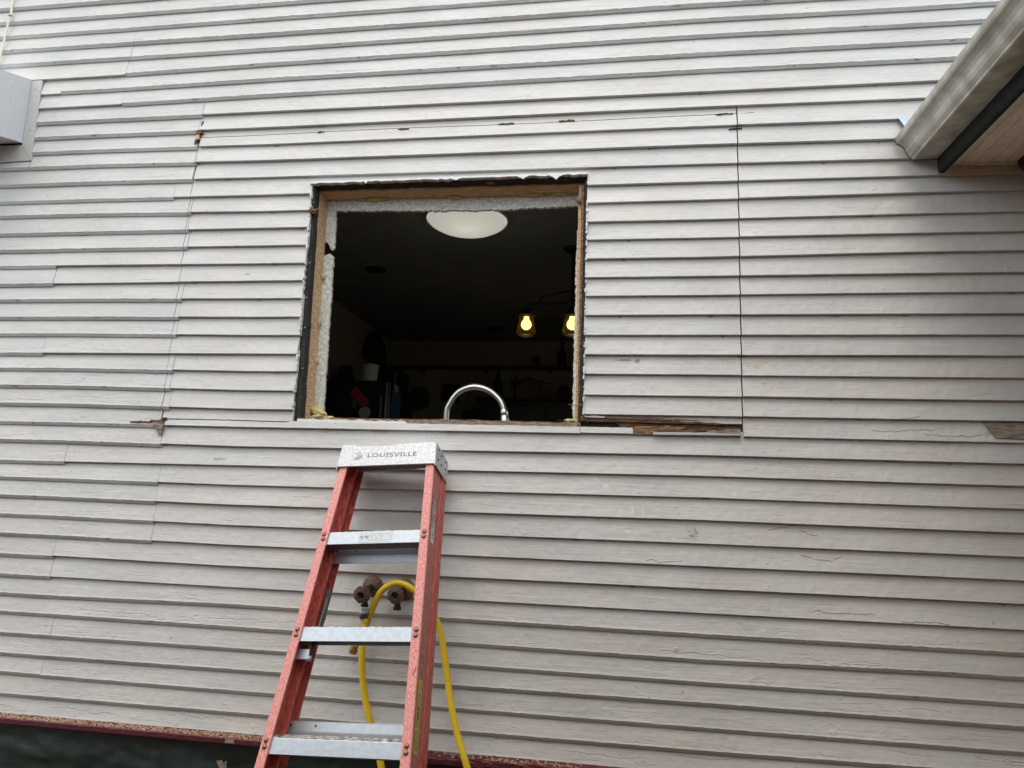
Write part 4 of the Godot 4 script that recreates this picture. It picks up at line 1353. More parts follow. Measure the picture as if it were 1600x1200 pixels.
	txt.name = "lettering"
	txt.mesh = tm
	cap.add_child(txt)
	txt.position = P.call(0.020, 0.2715, 0.0108)
	txt.rotation.z = -0.025
	txt.scale = Vector3(1.72, 1.0, 1.0)
	for j in 3:
		st = start()
		var d := j * 0.0085
		var q := PackedVector2Array([Vector2(-0.120 + d, 0.2880), Vector2(-0.1180 + d, 0.2880), Vector2(-0.1050 + d, 0.2735), Vector2(-0.1195 + d, 0.2580), Vector2(-0.1215 + d, 0.2580), Vector2(-0.107 + d, 0.2735)])
		prism(st, q, xf, 0.0104, 0.0116)
		put("chevron", st, M.engrave, cap)
	# spreader bar and its clip, inside the left rails
	st = start()
	tube(st, [P.call(-0.1545, -0.165, -0.075), P.call(-0.158, -0.395, -0.050)], 0.0055, 8)
	box(st, P.call(-0.1535, -0.215, -0.072), Vector3(0.016, 0.10, 0.010), 0.002, Basis(Vector3.BACK, -0.015))
	put("spreader_bar", st, M.darksteel, L)
	st = start()
	box(st, P.call(-0.180, -0.378, -0.030), Vector3(0.056, 0.030, 0.0035), 0.001)
	lathe(st, [Vector2(0.009, -0.006), Vector2(0.009, 0.006), Vector2(0.004, 0.008), Vector2(0.0, 0.008)], 12, Transform3D(Basis(Vector3.RIGHT, PI / 2), P.call(-0.156, -0.388, -0.038)))
	put("spreader_clip", st, M.aluminium, L)
	for q in [[-0.33, -0.028], [-0.345, -0.042]]:
		st = start()
		lathe(st, [Vector2(0.0055, 0.0), Vector2(0.005, 0.0015), Vector2(0, 0.002)], 10, Transform3D(Basis(Vector3.BACK, -PI / 2), P.call(wo.call(q[0] - 0.05), q[0] - 0.05, q[1])))
		put("side_rivet", st, M.rivet, L)
	# stickers
	sticker(L, "safety_sticker", [P.call(wo.call(0.120) + 0.0008, 0.120, -0.012), P.call(wo.call(0.120) + 0.0008, 0.120, -0.052), P.call(wo.call(-0.035) + 0.0008, -0.035, -0.052), P.call(wo.call(-0.035) + 0.0008, -0.035, -0.012)], 0)
	sticker(L, "warning_sticker", [P.call(wo.call(-0.445) + 0.0008, -0.445, -0.012), P.call(wo.call(-0.445) + 0.0008, -0.445, -0.045), P.call(wo.call(-0.635) + 0.0008, -0.635, -0.045), P.call(wo.call(-0.635) + 0.0008, -0.635, -0.012)], 1)
	sticker(L, "tread_sticker", [P.call(-0.052, -0.004, -0.0040), P.call(0.062, -0.004, -0.0040), P.call(0.062, -0.038, -0.0040), P.call(-0.052, -0.038, -0.0040)], 2)

func sticker(parent: Node, called: String, c: Array, kind: int) -> void:
	var w := 64 if kind < 2 else 192
	var h := 256 if kind < 2 else 64
	var im := Image.create(w, h, false, Image.FORMAT_RGB8)
	var r := RandomNumberGenerator.new()
	r.seed = 90 + kind
	if kind == 0:
		im.fill(Color(0.82, 0.82, 0.80))
		for q in [[4, 34, Color(0.86, 0.60, 0.56)], [40, 50, Color(0.72, 0.73, 0.72)], [96, 30, Color(0.86, 0.58, 0.54)], [132, 54, Color(0.74, 0.75, 0.75)]]:
			im.fill_rect(Rect2i(5, q[0], 54, q[1]), q[2])
			im.fill_rect(Rect2i(0, q[0] - 4, 64, 4), Color(0.08, 0.08, 0.08))
			for l in 7:
				im.fill_rect(Rect2i(12, q[0] + 4 + l * 6, r.randi_range(16, 38), 2), Color(0.35, 0.33, 0.33))
		im.fill_rect(Rect2i(0, 0, 4, 256), Color(0.1, 0.1, 0.1))
		im.fill_rect(Rect2i(60, 0, 4, 256), Color(0.1, 0.1, 0.1))
		for l in 9:
			im.fill_rect(Rect2i(18 + r.randi_range(0, 12), 196 + l * 4, r.randi_range(8, 20), 3), Color(0.05, 0.05, 0.06))
	elif kind == 1:
		im.fill(Color(0.80, 0.74, 0.28))
		for l in 40:
			var y := 6 + l * 6
			if l in [5, 6, 17, 18, 27]:
				continue
			for k in 3:
				im.fill_rect(Rect2i(6 + k * 18 + r.randi_range(0, 4), y, r.randi_range(6, 14), r.randi_range(2, 4)), Color(0.12, 0.11, 0.06))
		for l in 6:
			im.fill_rect(Rect2i(18, 96 + l * 8, 28, 5), Color(0.10, 0.09, 0.05))
	else:
		im.fill(Color(0.80, 0.82, 0.83))
		for l in 4:
			var x := 10
			while x < 178:
				var d := r.randi_range(4, 16)
				if r.randf() < 0.6:
					im.fill_rect(Rect2i(x, 8 + l * 13, d, 4), Color(0.62, 0.63, 0.64))
				x += d + 4
		for l in 26:
			im.fill_rect(Rect2i(r.randi_range(0, 56), r.randi_range(22, 40), r.randi_range(2, 9), r.randi_range(1, 4)), Color(0.25, 0.24, 0.24))
	im.generate_mipmaps()
	var m := mat(Color.WHITE, 0.5)
	m.albedo_texture = ImageTexture.create_from_image(im)
	var st := start()
	var uv := [Vector2(0, 0), Vector2(1, 0), Vector2(1, 1), Vector2(0, 1)]
	for i in [0, 1, 2, 0, 2, 3]:
		st.set_uv(uv[i])
		st.add_vertex(c[i])
	put(called, st, m, parent)

# ---------------------------------------------------------------- hose bibs and hose
func build_hose() -> void:
	var spots := [[Vector3(-0.8500, 1.2135, -0.006), Vector3(-0.8560, 1.1945, 0.088), "brown hose bib on the left with the yellow hose screwed to it"], [Vector3(-0.7330, 1.2080, -0.006), Vector3(-0.7385, 1.1985, 0.082), "brown hose bib on the right with nothing screwed to its spout"]]
	for q in spots:
		var o := thing("hose_bib", q[2], "tap", q[0], "hose bibs on the siding")
		var d: Vector3 = (q[1] - q[0])
		var up := d.normalized()
		var bx := up.cross(Vector3.RIGHT).normalized()
		var bs := Basis(up.cross(bx).normalized(), up, bx).orthonormalized()
		var xf := Transform3D(bs, Vector3.ZERO)
		var st := start()
		lathe(st, [Vector2(0.0, 0.018), Vector2(0.012, 0.018), Vector2(0.016, 0.014), Vector2(0.034, 0.010), Vector2(0.037, 0.004), Vector2(0.037, -0.006)], 84, xf, true, 14, 0.08)
		put("wall_flange", st, M.bronze, o)
		st = start()
		lathe(st, [Vector2(0.013, 0.0), Vector2(0.013, 0.052), Vector2(0.017, 0.054), Vector2(0.017, 0.066), Vector2(0.010, 0.070), Vector2(0.008, d.length() - 0.004)], 16, xf)
		put("tap_body", st, M.darkbronze, o)
		# spout bends down
		st = start()
		var s0: Vector3 = up * 0.052
		tube(st, smooth([s0, s0 + Vector3(0.001, -0.012, 0.012), s0 + Vector3(0.001, -0.030, 0.018), s0 + Vector3(0.001, -0.044, 0.019)], 4), 0.0105, 12)
		lathe(st, [Vector2(0.0, 0.004), Vector2(0.0135, 0.004), Vector2(0.0135, -0.008), Vector2(0.0, -0.008)], 14, Transform3D(Basis.IDENTITY, s0 + Vector3(0.001, -0.046, 0.019)), false)
		put("spout", st, M.darkbronze, o)
		st = start()
		var hx := Transform3D(bs, d)
		lathe(st, [Vector2(0.0125, 0.008), Vector2(0.0170, 0.0095), Vector2(0.0178, 0.006), Vector2(0.0265, 0.006), Vector2(0.0298, 0.003), Vector2(0.0305, -0.003), Vector2(0.0280, -0.008), Vector2(0.0120, -0.009)], 64, hx, true, 8, 0.10)
		lathe(st, [Vector2(0.0125, 0.008), Vector2(0.0115, 0.002), Vector2(0.0115, -0.004)], 24, hx)
		var hd := put("handle", st, M.bronze, o)
		st = start()
		lathe(st, [Vector2(0.0115, -0.002), Vector2(0.005, -0.002), Vector2(0.004, 0.003), Vector2(0, 0.003)], 16, hx, false)
		put("handle_screw", st, M.darkbronze, hd)
	# the hose
	var h := thing("garden_hose", "yellow garden hose looped over the hose bibs and hanging to the ground", "hose", Vector3(-0.66, 0.0, 0.12))
	var at := Vector3(0.66, 0.0, -0.12)
	var sp := Vector3(-0.8500, 1.2135, -0.006) + (Vector3(-0.006, -0.019, 0.094)).normalized() * 0.052 + Vector3(0.001, -0.054, 0.019)
	var st := start()
	var down := [sp + Vector3(0, -0.034, 0.001), Vector3(-0.8445, 1.10, 0.068), Vector3(-0.8475, 1.05, 0.070), Vector3(-0.8440, 0.965, 0.074), Vector3(-0.8220, 0.863, 0.083), Vector3(-0.7850, 0.771, 0.10), Vector3(-0.7420, 0.673, 0.12), Vector3(-0.690, 0.50, 0.15), Vector3(-0.655, 0.28, 0.18), Vector3(-0.62, 0.10, 0.24), Vector3(-0.56, 0.016, 0.36), Vector3(-0.40, 0.012, 0.46), Vector3(-0.24, 0.012, 0.40), Vector3(-0.21, 0.03, 0.27), Vector3(-0.26, 0.16, 0.19), Vector3(-0.35, 0.42, 0.15), Vector3(-0.459, 0.690, 0.12), Vector3(-0.501, 0.784, 0.10), Vector3(-0.534, 0.884, 0.08), Vector3(-0.5565, 0.978, 0.062), Vector3(-0.5845, 1.088, 0.055), Vector3(-0.624, 1.159, 0.055), Vector3(-0.6854, 1.2165, 0.052), Vector3(-0.7432, 1.2345, 0.048), Vector3(-0.7944, 1.2115, 0.046), Vector3(-0.8240, 1.160, 0.044), Vector3(-0.8480, 1.10, 0.038), Vector3(-0.8700, 1.045, 0.036), Vector3(-0.8860, 1.016, 0.036)]
	var pts := []
	for v in smooth(down, 8):
		pts.append(v + at)
	tube(st, pts, 0.0112, 14)
	put("hose_tube", st, M.hose, h)
	st = start()
	var bsx := Transform3D(Basis.IDENTITY, sp + at)
	lathe(st, [Vector2(0.0, 0.004), Vector2(0.0150, 0.004), Vector2(0.0165, 0.002), Vector2(0.0165, -0.008), Vector2(0.0150, -0.009), Vector2(0.0165, -0.011), Vector2(0.0165, -0.017), Vector2(0.012, -0.019)], 18, bsx, false, 9, 0.05)
	put("coupling_nut", st, M.aluminium, h)
	st = start()
	lathe(st, [Vector2(0.0140, -0.0185), Vector2(0.0150, -0.022), Vector2(0.0145, -0.035), Vector2(0.0118, -0.037)], 16, bsx)
	put("coupling_sleeve", st, M.darksteel, h)
	st = start()
	for k in 3:
		var c: Vector3 = pts[2 + k * 2]
		var ring := []
		for i in 17:
			var a := TAU * i / 16.0
			ring.append(c + Vector3(cos(a) * 0.0118, sin(a) * 0.0035 - k * 0.004, sin(a) * 0.0118))
		tube(st, ring, 0.0011, 5)
	put("wire_wrap", st, M.black, h)
	st = start()
	var e := Vector3(-0.8860, 1.016, 0.036) + at
	var dn := Vector3(-0.35, -0.93, 0.0).normalized()
	var ex := Transform3D(Basis(dn.cross(Vector3.BACK).normalized(), dn, Vector3.BACK).orthonormalized(), e)
	lathe(st, [Vector2(0.0115, -0.004), Vector2(0.0125, 0.0), Vector2(0.0125, 0.010), Vector2(0.0155, 0.011), Vector2(0.0155, 0.024), Vector2(0.0125, 0.026), Vector2(0.0, 0.026)], 16, ex, false, 8, 0.05)
	put("end_fitting", st, M.brass, h)

# ---------------------------------------------------------------- things in the kitchen
func build_kitchen_things() -> void:
	var o: Node3D
	var st := start()
	# ceiling dome
	o = thing("dome_light", "round white dome light glowing on the kitchen ceiling", "ceiling light", Vector3(-0.795, 3.0, -0.985))
	lathe(st, [Vector2(0.218, 0.0), Vector2(0.222, -0.010), Vector2(0.215, -0.022)], 48, Transform3D.IDENTITY)
	put("rim", st, mat(lin(0.6, 0.6, 0.58), 0.5), o)
	st = start()
	lathe(st, [Vector2(0.212, -0.015), Vector2(0.196, -0.036), Vector2(0.160, -0.056), Vector2(0.100, -0.070), Vector2(0.04, -0.0755), Vector2(0.0, -0.076)], 48, Transform3D.IDENTITY)
	var dome := mat(lin(0.78, 0.78, 0.74), 0.35)
	dome.emission_enabled = true
	dome.emission = Color(1.0, 0.99, 0.94)
	dome.emission_energy_multiplier = 0.15
	put("shade", st, dome, o)
	var dl := OmniLight3D.new()
	dl.name = "dome_glow"
	dl.light_color = Color(1.0, 0.97, 0.90)
	dl.light_energy = 0.003
	dl.light_size = 0.18
	dl.omni_range = 6.0
	dl.omni_attenuation = 2.0
	dl.shadow_enabled = true
	o.add_child(dl)
	dl.position = Vector3(0, -0.13, 0)
	# recessed downlights
	for q in [[Vector3(-1.582, 2.999, -1.807), "dark recessed downlight in the kitchen ceiling left of the dome light"], [Vector3(-1.047, 2.999, -3.412), "dark recessed downlight in the ceiling near the kitchen's back wall"]]:
		o = thing("recessed_downlight", q[1], "ceiling light", q[0], "recessed downlights")
		st = start()
		lathe(st, [Vector2(0.0, 0.0), Vector2(0.052, -0.001), Vector2(0.055, -0.006), Vector2(0.068, -0.005), Vector2(0.072, 0.0)], 32, Transform3D.IDENTITY)
		put("trim_ring", st, M.black, o)
		st = start()
		lathe(st, [Vector2(0.0, -0.009), Vector2(0.012, -0.006), Vector2(0.016, -0.001)], 20, Transform3D.IDENTITY)
		put("lens", st, mat(lin(0.03, 0.03, 0.03), 0.3), o)
	# chandelier
	var cx := -0.262
	var cz := -1.48
	o = thing("bar_chandelier", "black bar chandelier with lit bulbs in smoky glass shades", "chandelier", Vector3(cx, 3.0, cz))
	var iron := mat(lin(0.008, 0.008, 0.008), 0.5, 0.3)
	st = start()
	lathe(st, [Vector2(0.0, -0.03), Vector2(0.03, -0.028), Vector2(0.055, -0.012), Vector2(0.06, 0.0)], 28, Transform3D.IDENTITY)
	put("canopy", st, iron, o)
	st = start()
	tube(st, [Vector3(0, -0.01, 0), Vector3(0, -0.36, 0)], 0.0085, 10)
	lathe(st, [Vector2(0.0, 0.03), Vector2(0.016, 0.024), Vector2(0.026, 0.0), Vector2(0.016, -0.024), Vector2(0.0, -0.03)], 16, Transform3D(Basis.IDENTITY, Vector3(0, -0.325, 0)))
	put("stem", st, iron, o)
	for s in [-1.0, 1.0]:
		st = start()
		tube(st, smooth([Vector3(0, -0.328, 0), Vector3(s * 0.15, -0.333, 0), Vector3(s * 0.235, -0.336, 0), Vector3(s * 0.258, -0.345, 0), Vector3(s * 0.265, -0.375, 0)], 6), 0.0065, 8)
		tube(st, smooth([Vector3(0, -0.255, 0), Vector3(s * 0.10, -0.275, 0), Vector3(s * 0.18, -0.296, 0), Vector3(s * 0.193, -0.306, 0), Vector3(s * 0.193, -0.334, 0)], 5), 0.005, 8)
		put("arm", st, iron, o)
	var glass := StandardMaterial3D.new()
	glass.albedo_color = Color(0.26, 0.20, 0.12, 0.28)
	glass.transparency = BaseMaterial3D.TRANSPARENCY_ALPHA
	glass.roughness = 0.03
	glass.cull_mode = BaseMaterial3D.CULL_DISABLED
	var glow := mat(Color(1.0, 0.92, 0.70), 0.4)
	glow.emission_enabled = true
	glow.emission = Color(1.0, 0.90, 0.55)
	glow.emission_energy_multiplier = 0.9
	for s in [-1.0, 0.0, 1.0]:
		var lp := part("lamp", o)
		lp.position = Vector3(s * 0.265, -0.40, 0)
		st = start()
		lathe(st, [Vector2(0.0, 0.050), Vector2(0.014, 0.048), Vector2(0.020, 0.030), Vector2(0.030, 0.026), Vector2(0.030, 0.008), Vector2(0.076, -0.010), Vector2(0.077, -0.014), Vector2(0.030, 0.000), Vector2(0.022, -0.012), Vector2(0.0, -0.012)], 28, Transform3D.IDENTITY)
		put("metal_hood", st, iron, lp)
		st = start()
		lathe(st, [Vector2(0.037, 0.0), Vector2(0.0545, -0.082), Vector2(0.0595, -0.098), Vector2(0.0590, -0.106), Vector2(0.0480, -0.122), Vector2(0.0440, -0.124)], 36, Transform3D.IDENTITY)
		put("glass_shade", st, glass, lp)
		st = start()
		lathe(st, [Vector2(0.0, -0.090), Vector2(0.014, -0.0875), Vector2(0.026, -0.077), Vector2(0.0315, -0.060), Vector2(0.027, -0.043), Vector2(0.017, -0.029), Vector2(0.0145, -0.010), Vector2(0.0, -0.008)], 24, Transform3D.IDENTITY)
		put("bulb", st, glow, lp)
		var li := OmniLight3D.new()
		li.name = "bulb_light"
		li.light_color = Color(1.0, 0.82, 0.5)
		li.light_energy = 0.003
		li.light_size = 0.03
		li.omni_range = 6.0
		li.omni_attenuation = 2.0
		li.shadow_enabled = true
		lp.add_child(li)
		li.position = Vector3(0, -0.058, 0)
	# counter and tap under the opening
	o = thing("kitchen_counter", "kitchen counter with sink right behind the opening's sill", "counter", Vector3(-0.4, 0.55, -0.47))
	st = start()
	box(st, Vector3(-0.3, 0.43, 0.0), Vector3(2.6, 0.86, 0.58), 0.004)
	put("cabinet", st, mat(lin(0.05, 0.035, 0.025), 0.6), o)
	st = start()
	box(st, Vector3(-0.3, 0.88, 0.0), Vector3(2.64, 0.036, 0.63), 0.006)
	put("worktop", st, mat(lin(0.55, 0.54, 0.51), 0.3), o)
	o = thing("kitchen_tap", "brushed metal gooseneck kitchen tap arching above the sill", "tap", Vector3(-0.712, 1.448, -0.40))
	st = start()
	tube(st, smooth([Vector3(0, 0.0, 0), Vector3(0, 0.2, 0), Vector3(0.0, 0.42, 0), Vector3(0.012, 0.475, 0), Vector3(0.05, 0.527, 0), Vector3(0.113, 0.5495, 0.0), Vector3(0.180, 0.534, 0), Vector3(0.228, 0.492, 0), Vector3(0.2455, 0.452, 0)], 8), 0.0130, 18)
	put("neck", st, M.chrome, o)
	st = start()
	var tx := Transform3D(Basis(Vector3.BACK, 0.12), Vector3(0.2455, 0.452, 0))
	lathe(st, [Vector2(0.0135, 0.006), Vector2(0.0165, 0.002), Vector2(0.0175, -0.020), Vector2(0.0160, -0.022), Vector2(0.0178, -0.025), Vector2(0.0200, -0.062), Vector2(0.0185, -0.066), Vector2(0.0, -0.066)], 20, tx)
	put("spray_head", st, M.chrome, o)
	st = start()
	lathe(st, [Vector2(0.028, 0.0), Vector2(0.027, 0.012), Vector2(0.017, 0.02), Vector2(0.017, 0.10), Vector2(0.0, 0.10)], 20, Transform3D.IDENTITY)
	put("base", st, M.chrome, o)
	# refrigerator
	var dark := mat(lin(0.010, 0.010, 0.011), 0.35)
	o = thing("refrigerator", "tall black refrigerator with papers stuck to it at the kitchen's left", "refrigerator", Vector3(-1.89, 0.55, -2.75))
	st = start()
	box(st, Vector3(0, 0.905, -0.02), Vector3(0.48, 1.81, 0.62), 0.008)
	put("cabinet", st, dark, o)
	st = start()
	box(st, Vector3(0.0, 1.22, 0.32), Vector3(0.48, 1.18, 0.05), 0.012)
	put("door", st, dark, o)
	st = start()
	box(st, Vector3(0.0, 0.31, 0.32), Vector3(0.48, 0.60, 0.05), 0.012)
	put("door", st, dark, o)
	st = start()
	tube(st, [Vector3(0.205, 0.75, 0.375), Vector3(0.205, 1.70, 0.375)], 0.007, 8)
	put("door_handle", st, mat(lin(0.10, 0.10, 0.10), 0.3, 0.8), o)
	st = start()
	box(st, Vector3(0.035, 1.682, 0.3465), Vector3(0.155, 0.070, 0.001), 0.0, Basis(Vector3.BACK, -0.78))
	put("red_flyer", st, mat(lin(0.32, 0.03, 0.04), 0.6), o)
	st = start()
	box(st, Vector3(-0.005, 1.640, 0.3475), Vector3(0.035, 0.075, 0.002), 0.0, Basis(Vector3.BACK, 0.05))
	put("bottle_opener", st, mat(lin(0.12, 0.12, 0.12), 0.4, 0.5), o)
	st = start()
	lathe(st, [Vector2(0.046, 0.0), Vector2(0.045, 0.004), Vector2(0.030, 0.005), Vector2(0.0, 0.005)], 28, Transform3D(Basis(Vector3.RIGHT, PI / 2), Vector3(0.078, 1.572, 0.3455)))
	put("round_magnet", st, mat(lin(0.30, 0.31, 0.32), 0.5), o)
	st = start()
	box(st, Vector3(0.2405, 1.58, 0.13), Vector3(0.001, 0.34, 0.24))
	put("blue_sheet", st, mat(lin(0.02, 0.10, 0.16), 0.6), o)
	st = start()
	box(st, Vector3(0.2405, 1.80 - 0.018, 0.14), Vector3(0.001, 0.055, 0.10))
	put("white_note", st, mat(lin(0.4, 0.4, 0.4), 0.6), o)
	# tub on the refrigerator
	o = thing("plastic_tub", "small white plastic tub standing on the black refrigerator", "tub", Vector3(-1.795, 2.360, -2.43))
	st = start()
	lathe(st, [Vector2(0.0, 0.0), Vector2(0.047, 0.0), Vector2(0.050, 0.004), Vector2(0.058, 0.110), Vector2(0.061, 0.111), Vector2(0.061, 0.118), Vector2(0.056, 0.118), Vector2(0.048, 0.010), Vector2(0.0, 0.008)], 32, Transform3D.IDENTITY)
	put("tub_body", st, mat(lin(0.62, 0.62, 0.60), 0.45), o)
	o = thing("black_box", "low black box on the refrigerator behind the white tub", "box", Vector3(-1.78, 2.361, -2.78))
	st = start()
	box(st, Vector3(0, 0.06, 0), Vector3(0.24, 0.12, 0.34), 0.006)
	put("carton", st, dark, o)
	st = start()
	box(st, Vector3(0, 0.126, 0), Vector3(0.25, 0.014, 0.35), 0.004)
	put("lid", st, M.black, o)
	o = thing("house_plant", "dark trailing plant in a low bowl on the refrigerator's left side", "plant", Vector3(-2.035, 2.361, -2.55))
	st = start()
	lathe(st, [Vector2(0.0, 0.0), Vector2(0.05, 0.0), Vector2(0.075, 0.05), Vector2(0.07, 0.05), Vector2(0.0, 0.04)], 20, Transform3D.IDENTITY)
	put("bowl", st, M.black, o)
	st = start()
	var r := RandomNumberGenerator.new()
	r.seed = 5
	for i in 120:
		var d := Vector3(r.randf_range(-1, 1), r.randf_range(0.1, 1.0), r.randf_range(-1, 1)).normalized()
		var c := Vector3(0, 0.05, 0) + d * r.randf_range(0.02, 0.09)
		var e1 := d.cross(Vector3.UP).normalized() * 0.010
		t3(st, c - e1, c + d * 0.03, c + e1)
	put("leaves", st, mat(lin(0.02, 0.035, 0.015), 0.6), o)
	# arched dark mirror on the left wall
	o = thing("arched_mirror", "dark arched pane on the kitchen's left wall above the refrigerator", "mirror", Vector3(-2.149, 2.70, -3.48))
	st = start()
	var arc := [Vector2(-0.30, 0.0)]
	var frame := [Vector2(-0.325, -0.02)]
	for i in 25:
		var a := PI - PI * i / 24.0
		arc.append(Vector2(cos(a) * 0.30, sin(a) * 0.255 + 0.005))
		frame.append(Vector2(cos(a) * 0.325, sin(a) * 0.28 + 0.005))
	arc.append(Vector2(0.30, 0.0))
	frame.append(Vector2(0.325, -0.02))
	var side := Transform3D(Basis(Vector3(0, 0, -1), Vector3(0, 1, 0), Vector3(1, 0, 0)), Vector3.ZERO)
	prism(st, PackedVector2Array(frame), side, 0.0, 0.012)
	put("frame", st, M.black, o)
	st = start()
	prism(st, PackedVector2Array(arc), side, 0.012, 0.016)
	put("pane", st, mat(lin(0.01, 0.01, 0.01), 0.25), o)
	# plate rail on the back wall and what stands on it
	o = thing("plate_rail", "long dark plate rail across the kitchen's back wall", "shelf", Vector3(-0.6, 2.735, -3.86))
	st = start()
	box(st, Vector3(0, 0.0, 0.0), Vector3(3.0, 0.022, 0.095), 0.003)
	put("shelf_board", st, M.black, o)
	for i in 5:
		st = start()
		box(st, Vector3(-1.2 + i * 0.6, -0.026, -0.02), Vector3(0.02, 0.03, 0.05), 0.004)
		put("bracket", st, M.black, o)
	o = thing("glass_bottle", "dark blue bottle on the plate rail beside the chandelier", "bottle", Vector3(-0.503, 2.7465, -3.85))
	st = start()
	lathe(st, [Vector2(0.0, 0.0), Vector2(0.038, 0.0), Vector2(0.040, 0.006), Vector2(0.040, 0.125), Vector2(0.034, 0.148), Vector2(0.016, 0.162), Vector2(0.013, 0.205), Vector2(0.0, 0.205)], 24, Transform3D.IDENTITY)
	put("bottle_body", st, mat(lin(0.008, 0.014, 0.024), 0.15), o)
	st = start()
	lathe(st, [Vector2(0.0145, 0.205), Vector2(0.0145, 0.232), Vector2(0.0, 0.234)], 16, Transform3D.IDENTITY)
	put("stopper", st, M.black, o)
	o = thing("small_dark_carton", "small dark slant-topped carton on the plate rail", "box", Vector3(-0.735, 2.7465, -3.85))
	st = start()
	prism(st, PackedVector2Array([Vector2(-0.032, 0), Vector2(0.032, 0), Vector2(0.032, 0.10), Vector2(-0.010, 0.10), Vector2(-0.032, 0.078)]), Transform3D.IDENTITY, -0.03, 0.03)
	put("carton_body", st, dark, o)
	st = start()
	box(st, Vector3(0.011, 0.102, 0), Vector3(0.03, 0.005, 0.045), 0.001)
	put("flap", st, M.black, o)
	# things on the back wall
	o = thing("woven_wall_disc", "round dark woven disc hanging on the kitchen's back wall", "wall decoration", Vector3(-1.84, 2.445, -3.905))
	st = start()
	for k in 6:
		var ring := []
		for i in 41:
			var a := TAU * i / 40.0
			ring.append(Vector3(cos(a), sin(a), 0) * (0.02 + k * 0.0175) + Vector3(0, 0, 0.008))
		tube(st, ring, 0.005, 6, false)
	put("coil", st, mat(lin(0.05, 0.038, 0.018), 0.8), o)
	for i in 12:
		st = start()
		var a := TAU * i / 12.0
		tube(st, [Vector3(cos(a), sin(a), 0) * 0.012 + Vector3(0, 0, 0.006), Vector3(cos(a), sin(a), 0) * 0.112 + Vector3(0, 0, 0.006)], 0.004, 5)
		put("spoke", st, dark, o)
	for q in [[Vector3(-1.535, 2.50, -3.905), 0.16, 0.155, "square dark framed picture on the back wall left of the tap"], [Vector3(-1.345, 2.275, -3.905), 0.12, 0.12, "small dark framed picture low on the back wall behind the tap"]]:
		o = thing("framed_picture", q[3], "picture", q[0], "pictures on the back wall")
		st = start()
		for e in [[0, q[2] / 2, q[1], 0.012], [0, -q[2] / 2, q[1], 0.012]]:
			box(st, Vector3(e[0], e[1], 0.008), Vector3(e[2], e[3], 0.016), 0.002)
		for e in [-1.0, 1.0]:
			box(st, Vector3(e * q[1] / 2, 0, 0.008), Vector3(0.012, q[2] + 0.012, 0.0158), 0.002)
		put("frame", st, M.black, o)
		st = start()
		box(st, Vector3(0, 0, 0.004), Vector3(q[1] - 0.01, q[2] - 0.01, 0.004))
		put("print", st, mat(lin(0.03, 0.03, 0.027), 0.4), o)
	# hutch
	o = thing("kitchen_hutch", "tall dark wooden hutch against the kitchen's back wall", "cupboard", Vector3(-0.60, 0.55, -3.69))
	st = start()
	box(st, Vector3(0, 0.915, 0), Vector3(1.16, 1.83, 0.40), 0.006)
	put("carcass", st, mat(lin(0.012, 0.008, 0.006), 0.5), o)
	st = start()
	box(st, Vector3(0, 1.843, 0.01), Vector3(1.24, 0.026, 0.45), 0.006)
	put("cornice", st, M.black, o)
	for s in [-1.0, 1.0]:
		st = start()
		box(st, Vector3(s * 0.285, 1.30, 0.207), Vector3(0.55, 0.98, 0.018), 0.006)
		put("door", st, mat(lin(0.016, 0.010, 0.007), 0.45), o)
	st = start()
	tube(st, [Vector3(0.105, 1.655, 0.245), Vector3(0.205, 1.655, 0.245)], 0.008, 10)
	put("handle", st, M.chrome, o)
	for x in [0.10, 0.21]:
		st = start()
		lathe(st, [Vector2(0.0, -0.006), Vector2(0.012, -0.003), Vector2(0.013, 0.012), Vector2(0.006, 0.016), Vector2(0.0, 0.034)], 12, Transform3D(Basis(Vector3.RIGHT, -PI / 2), Vector3(x, 1.655, 0.25)))
		put("handle_post", st, M.brass, o)
	o = thing("tall_vase", "slim dark vase standing on the hutch below the plate rail", "vase", Vector3(-1.06, 2.4065, -3.70))
	st = start()
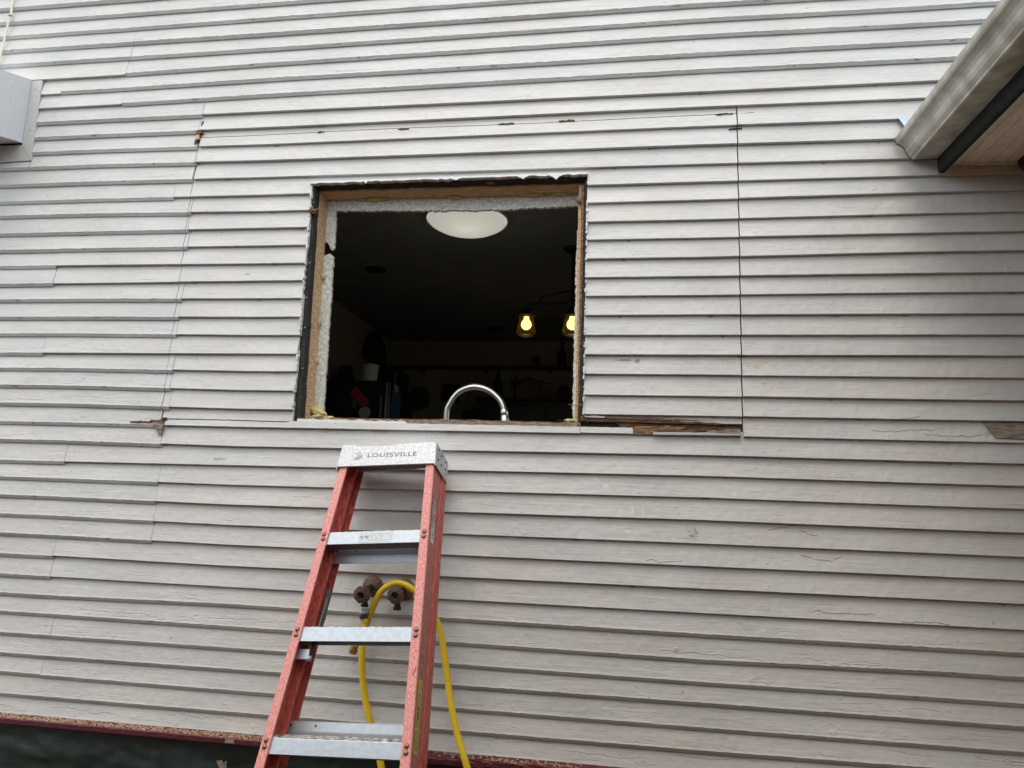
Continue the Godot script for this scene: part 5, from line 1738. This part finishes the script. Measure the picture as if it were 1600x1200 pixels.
	lathe(st, [Vector2(0.0, 0.0), Vector2(0.036, 0.0), Vector2(0.044, 0.05), Vector2(0.040, 0.15), Vector2(0.020, 0.20), Vector2(0.013, 0.24), Vector2(0.016, 0.268), Vector2(0.011, 0.268), Vector2(0.010, 0.20), Vector2(0.0, 0.19)], 20, Transform3D.IDENTITY)
	put("vase_body", st, M.black, o)
	st = start()
	lathe(st, [Vector2(0.0445, 0.044), Vector2(0.0455, 0.05), Vector2(0.0445, 0.056)], 20, Transform3D.IDENTITY)
	put("band", st, M.darkbronze, o)
	o = thing("branch_ornament", "bare black branch ornament standing on the hutch", "ornament", Vector3(-0.90, 2.4065, -3.70))
	st = start()
	tube(st, smooth([Vector3(0, 0, 0), Vector3(-0.006, 0.08, 0), Vector3(0.006, 0.16, 0), Vector3(-0.01, 0.23, 0)], 5), 0.012, 8)
	put("trunk", st, M.black, o)
	for i in 9:
		st = start()
		var a := Vector3(0.004, 0.10 + 0.012 * i, 0)
		var e := Vector3(0.10 + 0.035 * i if i % 3 != 0 else -0.06, 0.20 - 0.016 * i if i % 2 == 0 else 0.24 - 0.01 * i, 0.03 * (i % 3 - 1))
		tube(st, smooth([a, a.lerp(e, 0.4) + Vector3(0, 0.03, 0), a.lerp(e, 0.75) + Vector3(0, -0.012, 0.01), e], 4), 0.0034, 5)
		put("branch", st, M.black, o)
	o = thing("arched_clock", "small dark arched clock standing on the hutch", "clock", Vector3(-0.462, 2.4065, -3.70))
	st = start()
	var ck := [Vector2(-0.06, 0.0), Vector2(0.06, 0.0)]
	for i in 13:
		var a := PI * i / 12.0
		ck.append(Vector2(cos(a) * 0.06, 0.085 + sin(a) * 0.062))
	prism(st, PackedVector2Array(ck), Transform3D.IDENTITY, -0.03, 0.03)
	put("case", st, M.black, o)
	st = start()
	lathe(st, [Vector2(0.044, 0.0), Vector2(0.042, 0.003), Vector2(0.0, 0.003)], 24, Transform3D(Basis(Vector3.RIGHT, PI / 2), Vector3(0, 0.085, 0.030)))
	put("dial", st, mat(lin(0.02, 0.02, 0.02), 0.4), o)
